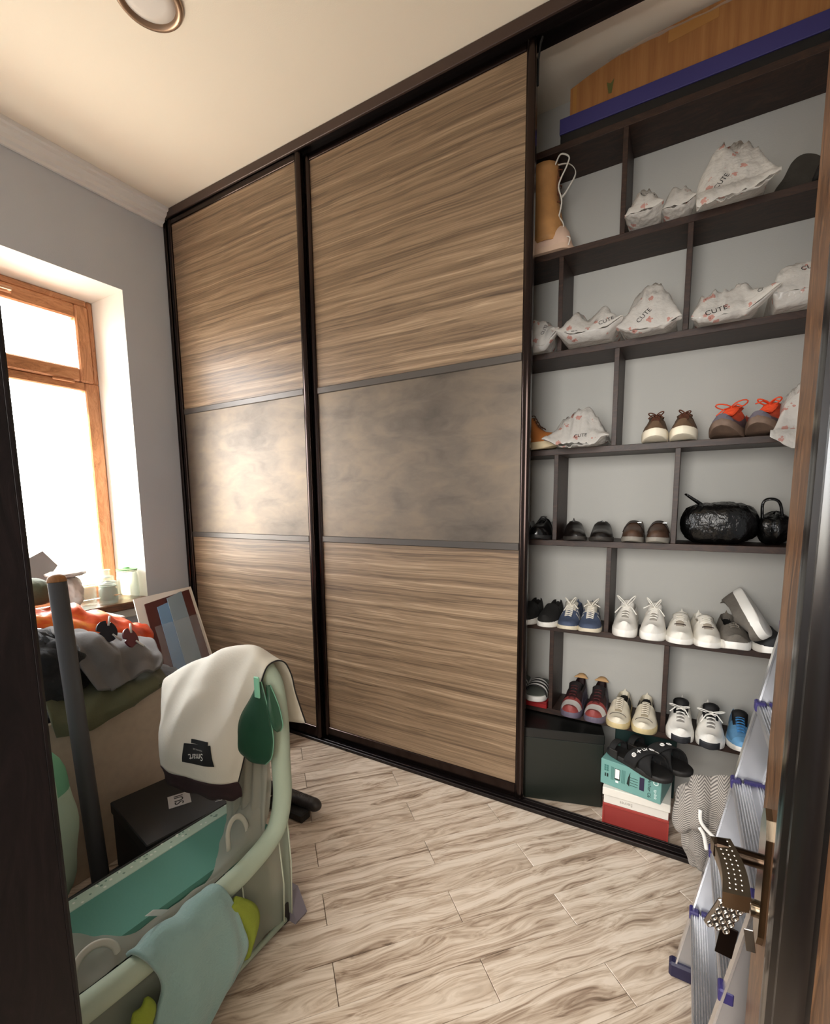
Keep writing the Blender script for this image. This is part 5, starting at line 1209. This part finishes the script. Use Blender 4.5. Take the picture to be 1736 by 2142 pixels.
cloth('grey_sweatshirt', 'light grey sweatshirt crumpled on top of the clothes heap', [
 [(0.62, -1.06, 0.80), (0.62, -0.98, 0.79), (0.62, -0.90, 0.76), (0.62, -0.80, 0.72), (0.62, -0.70, 0.68)],
 [(0.76, -1.06, 0.835), (0.77, -0.98, 0.83), (0.77, -0.90, 0.79), (0.77, -0.80, 0.745), (0.76, -0.70, 0.70)],
 [(0.88, -1.05, 0.80), (0.89, -0.98, 0.805), (0.89, -0.90, 0.765), (0.89, -0.82, 0.72), (0.88, -0.73, 0.685)],
 [(0.945, -1.04, 0.72), (0.955, -0.97, 0.71), (0.950, -0.90, 0.70), (0.945, -0.83, 0.685), (0.93, -0.75, 0.66)],
 [(0.975, -1.02, 0.655), (0.985, -0.97, 0.64), (0.980, -0.91, 0.655), (0.975, -0.85, 0.66), (0.955, -0.77, 0.65)]], FAB('64615f'), 7, 0.016, 7, 64, 70, 0.010, pleat=0.009, pf=6, crease=0.017)
cloth('orange_bag', 'bright orange printed plastic bag lying behind the grey sweatshirt', [
 [(0.40, -1.10, 0.870), (0.40, -0.98, 0.860), (0.40, -0.84, 0.810), (0.40, -0.70, 0.750), (0.42, -0.60, 0.710)],
 [(0.52, -1.10, 0.915), (0.52, -0.98, 0.895), (0.52, -0.84, 0.850), (0.52, -0.70, 0.780), (0.52, -0.60, 0.720)],
 [(0.63, -1.09, 0.895), (0.63, -0.98, 0.860), (0.63, -0.84, 0.810), (0.62, -0.70, 0.745), (0.61, -0.61, 0.700)],
 [(0.68, -1.07, 0.850), (0.69, -0.97, 0.800), (0.68, -0.84, 0.750), (0.67, -0.72, 0.710), (0.65, -0.64, 0.670)]], wood('orange_print', ['b8330f', 'd8481a', 'e8622a', 'f0a040', 'efe6d8'], axis='Y', stretch=1.5, scale=6, rough=0.35, warp=0.1, contrast=(0.3, 0.78), fine=0.4), 12, 0.016, 10, solid=0.003, cat='plastic bag')
def disc(label, c, m, rot):
    t = thing('toy_disc', label, 'toy disc', c); M = Matrix.Translation(c) @ Matrix.Rotation(rot, 4, 'Z') @ Matrix.Rotation(1.15, 4, 'Y')
    pl = []
    for k in range(40):
        a = 2 * PI * k / 40; notch = any(abs((a - b + PI) % (2 * PI) - PI) < 0.1 for b in (0.6, 2.6, 4.6)); pl.append((0.042 * math.cos(a) * (0.55 if notch else 1), 0.042 * math.sin(a) * (0.55 if notch else 1)))
    part('disc_plate', G().prism(pl, 2, -0.003, 0.003, M=M), m, t)
    for b in (0.6, 2.6): part('stick', G().tube([M @ Vector((0.022 * math.cos(b), 0.022 * math.sin(b), 0.006)), M @ Vector((0.062 * math.cos(b), 0.062 * math.sin(b), 0.008))], 0.004, 6), mat('dcd9d4', 0.6), t, smooth=True)
disc('navy blue notched toy disc standing on the clothes heap', (0.845, -0.905, 0.825), mat('161b28', 0.5), 0.3)
disc('maroon notched toy disc standing on the heap by the leaning boards', (0.87, -0.833, 0.782), mat('5e1a2a', 0.5), 0.6)
# boards and folders leaning in the corner
def board(name, label, TL, TR, BL, th, m, cat='board'):
    TL, TR, BL = Vector(TL), Vector(TR), Vector(BL); BR = TR + BL - TL; n = (TR - TL).cross(BL - TL).normalized() * th
    if n.x < 0: n = -n
    t = thing(name, label, cat, BL); V = [TL, TR, BR, BL]; g = G().add(V + [v + n for v in V], [(0, 1, 2, 3), (7, 6, 5, 4), (0, 1, 5, 4), (1, 2, 6, 5), (2, 3, 7, 6), (3, 0, 4, 7)])
    return t, g, (TL, TR, BL, BR, n)
tl, tr, bl = (0.200, -0.458, 0.798), (0.091, -0.050, 0.791), (0.515, -0.560, 0.432)
def ip(u, v, off):
    a, b, c = Vector(tl), Vector(tr), Vector(bl); n = (b - a).cross(c - a).normalized()
    if n.x < 0: n = -n
    return a + (b - a) * u + (c - a) * v + n * off
def lboard(name, label, u0, v0, u1, v1, off, th, m, cat, skew=0.0):
    t, g, _ = board(name, label, ip(u0, v0, off), ip(u1, v0 + skew, off), ip(u0, v1, off), th, m, cat); part('sheet', g, m, t); return t
lboard('white_board', 'large white board leaning in the corner between window wall and wardrobe', 0, 0, 1, 1.05, 0.0, 0.006, mat('e6e3dc', 0.5), 'board')
lboard('maroon_folder', 'dark maroon plastic folder leaning on the white board', 0.13, 0.10, 0.93, 1.04, 0.008, 0.004, mat('4a1114', 0.35), 'folder', -0.06)
lboard('blue_folder', 'light blue folder leaning on the maroon folder, left of the grey one', 0.30, 0.18, 0.62, 1.03, 0.014, 0.003, mat('6f97bd', 0.4), 'folder', -0.05)
lboard('grey_folder', 'grey blue folder with white top edge leaning in front of the blue folder', 0.48, 0.10, 0.76, 1.03, 0.019, 0.003, mat('8297a5', 0.4), 'folder', -0.05)
sl_ = thing('plastic_sleeve', 'clear plastic sleeve in front of the leaning folders', 'sleeve', ip(0.2, 1.1, 0.025))
ctrl = [[ip(u, v, 0.026 + 0.006 * ((i + j) % 2)) for j, u in enumerate((0.16, 0.36, 0.58, 0.80, 0.92))] for i, v in enumerate((0.42, 0.62, 0.82, 1.02))]
part('film', G().grid(patch([[tuple(p) for p in r_] for r_ in ctrl], 18, 30, 0.004, 14, 3)), film('sleeve_film', 'd5dce0', 0.72, rough=0.15), sl_, smooth=True)
# on the window sill: jars, bundle, card
GJ = glass('jar_glass', 'f6f8f3', 0.84, 0.08)
zs = 0.7645
def jar(name, label, c, r, h, neck, nh, lid=None, lidm=None, group=None):
    t = thing(name, label, 'jar', (c[0], c[1], zs), 0, group)
    pr = [(0.0, 0.001), (r * 0.92, 0.001), (r, 0.008), (r, h * 0.70), (r * 0.97, h * 0.78), (neck, h - nh), (neck, h)]
    pr += [(neck - 0.003, h), (neck - 0.003, h - nh), (r * 0.93, h * 0.76), (r - 0.004, h * 0.68), (r - 0.004, 0.010), (0, 0.006)]
    part('glass', G().lathe(pr, (c[0], c[1], zs), 28), GJ, t, smooth=True)
    part('rim_ring', G().tube([(c[0] + (neck + 0.001) * math.cos(a), c[1] + (neck + 0.001) * math.sin(a), zs + h - 0.004) for a in [2 * PI * k / 28 for k in range(28)]], 0.003, 6, closed=True), glass('jar_rim', 'e8ede4', 0.45, 0.08), t, smooth=True)
    if lid: part('lid', G().lathe([(0, h + 0.0012), (neck + 0.004, h + 0.0012), (neck + 0.005, h + 0.006), (neck + 0.002, h + lid), (neck * 0.4, h + lid + 0.004), (neck * 0.3, h + lid + 0.012), (0, h + lid + 0.014)], (c[0], c[1], zs), 24), lidm, t, smooth=True)
    return t
j1 = jar('glass_jar', 'small glass storage jar with domed glass lid at the sill front', (0.018, -0.488), 0.046, 0.105, 0.038, 0.016, 0.012, GJ)
part('brown_label', G().tube([(0.018 + 0.0475 * math.cos(a), -0.488 + 0.0475 * math.sin(a), zs + 0.05) for a in [0.2 + 0.08 * k for k in range(10)]], 0.013, 6, flat=0.1), mat('9a6a4a', 0.6), j1)
jar('glass_jar', 'wide glass jar with green rim next to the reveal edge', (-0.045, -0.348), 0.056, 0.165, 0.050, 0.014, 0.006, mat('4f8a4a', 0.4))
jar('glass_jar', 'tall narrow necked glass bottle standing behind the other jars', (-0.115, -0.43), 0.040, 0.175, 0.022, 0.05)
jar('glass_jar', 'plain glass jar between the lidded jar and the green rimmed jar', (-0.045, -0.452), 0.043, 0.115, 0.036, 0.014)
jar('glass_tumbler', 'clear straight glass tumbler beside the printed cloth bundle', (-0.035, -0.562), 0.038, 0.12, 0.037, 0.02)
def lump2(*a, **k): return lump(*a, **k)
lump('cloth_bundle', 'white printed cloth bundle on the window sill', 'bundle', (-0.03, -0.665, 0.85), (0.085, 0.062, 0.085), mat('cfc8c2', 0.85, var=0.12, vscale=22), 9, 0.012, -0.085)
lump('folded_towel', 'folded pale striped towel lying on the cloth bundle', 'towel', (-0.03, -0.66, 0.953), (0.075, 0.085, 0.013), mat('b9b2ac', 0.9, var=0.2, vscale=45), 15, 0.006)
cd = thing('grey_card', 'flat grey cardboard sheet tilted against the window glass', 'card', (-0.12, -0.79, zs))
V = [(-0.10, -0.83, 1.02), (-0.10, -0.722, 1.075), (-0.075, -0.672, 0.995), (-0.045, -0.80, 0.85), (-0.045, -0.86, 0.80), (-0.09, -0.90, 0.96)]
part('sheet', G().add(V + [(x - 0.004, y, z_) for x, y, z_ in V], [(0, 1, 2, 3, 4, 5), (11, 10, 9, 8, 7, 6)] + [(i, (i + 1) % 6, 6 + (i + 1) % 6, 6 + i) for i in range(6)]), mat('8b8786', 0.7), cd)
lump('olive_hat', 'olive green hat on the heap at the dark door frame', 'hat', (0.42, -0.985, 0.945), (0.085, 0.075, 0.062), FAB('5f6650'), 21, 0.004, -0.04)
wb = thing('paper_box', 'white paper box lid lying below the window sill on the heap', 'box', (0.30, -0.80, 0.74))
part('box_tray', G().box((0.16, -1.0, 0.735), (0.35, -0.58, 0.755), 0.003, M=Matrix.Translation((0, 0, 0)) ), mat('dcd9d3', 0.6), wb)
# sweater on the ladder, white cable
KN = None
def knit():
    m = bpy.data.materials.new('herringbone'); m.use_nodes = True; nt = m.node_tree; b = nt.nodes['Principled BSDF']; L = nt.links; N = nt.nodes.new
    b.inputs['Roughness'].default_value = 0.95; tc = N('ShaderNodeTexCoord'); sx = N('ShaderNodeSeparateXYZ'); L.new(tc.outputs['Object'], sx.inputs[0])
    pp = N('ShaderNodeMath'); pp.operation = 'PINGPONG'; pp.inputs[1].default_value = 0.014; L.new(sx.outputs[0], pp.inputs[0])
    ad = N('ShaderNodeMath'); ad.operation = 'ADD'; L.new(pp.outputs[0], ad.inputs[0]); L.new(sx.outputs[2], ad.inputs[1])
    ml = N('ShaderNodeMath'); ml.operation = 'MULTIPLY'; ml.inputs[1].default_value = 1050; L.new(ad.outputs[0], ml.inputs[0])
    sn = N('ShaderNodeMath'); sn.operation = 'SINE'; L.new(ml.outputs[0], sn.inputs[0])
    r = N('ShaderNodeValToRGB'); r.color_ramp.elements[0].color = lin('575350'); r.color_ramp.elements[1].color = lin('a29c95'); r.color_ramp.elements[0].position = 0.15; r.color_ramp.elements[1].position = 0.75
    ma = N('ShaderNodeMath'); ma.operation = 'MULTIPLY_ADD'; ma.inputs[1].default_value = 0.5; ma.inputs[2].default_value = 0.5; L.new(sn.outputs[0], ma.inputs[0]); L.new(ma.outputs[0], r.inputs[0]); L.new(r.outputs[0], b.inputs['Base Color'])
    return m
KN = knit()
sw = thing('knit_sweater', 'grey herringbone knit sweater hanging over the far side of the ladder', 'sweater', (2.82, -0.40, 0.45))
part('fold', G().grid(patch([
 [(2.90, -0.405, 0.565), (2.86, -0.415, 0.580), (2.82, -0.42, 0.572), (2.785, -0.41, 0.54), (2.765, -0.40, 0.49)],
 [(2.895, -0.44, 0.55), (2.86, -0.452, 0.555), (2.82, -0.462, 0.54), (2.78, -0.450, 0.50), (2.757, -0.43, 0.45)],
 [(2.885, -0.452, 0.50), (2.855, -0.460, 0.50), (2.82, -0.472, 0.48), (2.785, -0.468, 0.44), (2.762, -0.44, 0.415)],
 [(2.870, -0.452, 0.44), (2.845, -0.455, 0.44), (2.822, -0.455, 0.44), (2.795, -0.450, 0.425), (2.775, -0.43, 0.412)]], 40, 48, 0.014, 13, 3, 0.006, 5)), KN, sw, smooth=True, solid=0.012)
part('sleeve', G().grid(patch([
 [(2.775, -0.425, 0.455), (2.80, -0.435, 0.465), (2.83, -0.432, 0.46), (2.86, -0.42, 0.45)],
 [(2.778, -0.428, 0.40), (2.80, -0.445, 0.40), (2.83, -0.440, 0.40), (2.855, -0.42, 0.39)],
 [(2.790, -0.420, 0.35), (2.808, -0.432, 0.345), (2.832, -0.430, 0.345), (2.85, -0.41, 0.34)],
 [(2.805, -0.410, 0.305), (2.815, -0.418, 0.300), (2.832, -0.416, 0.300), (2.845, -0.405, 0.305)]], 30, 28, 0.010, 13, 8, 0.004, 4)), KN, sw, smooth=True, solid=0.012)
wc = thing('white_hanger', 'white plastic hanger tips sticking out under the grey sweater', 'hanger', (2.82, -0.47, 0.42))
part('hanger_arm', G().tube(crom([(2.812, -0.490, 0.515), (2.814, -0.492, 0.488), (2.826, -0.494, 0.470), (2.845, -0.496, 0.455)], 14), 0.0045, 8), mat('e3e1dd', 0.4), wc, smooth=True)
part('hanger_arm', G().tube(crom([(2.812, -0.496, 0.470), (2.822, -0.497, 0.455), (2.828, -0.498, 0.430), (2.830, -0.498, 0.418)], 14), 0.0045, 8), mat('e3e1dd', 0.4), wc, smooth=True)
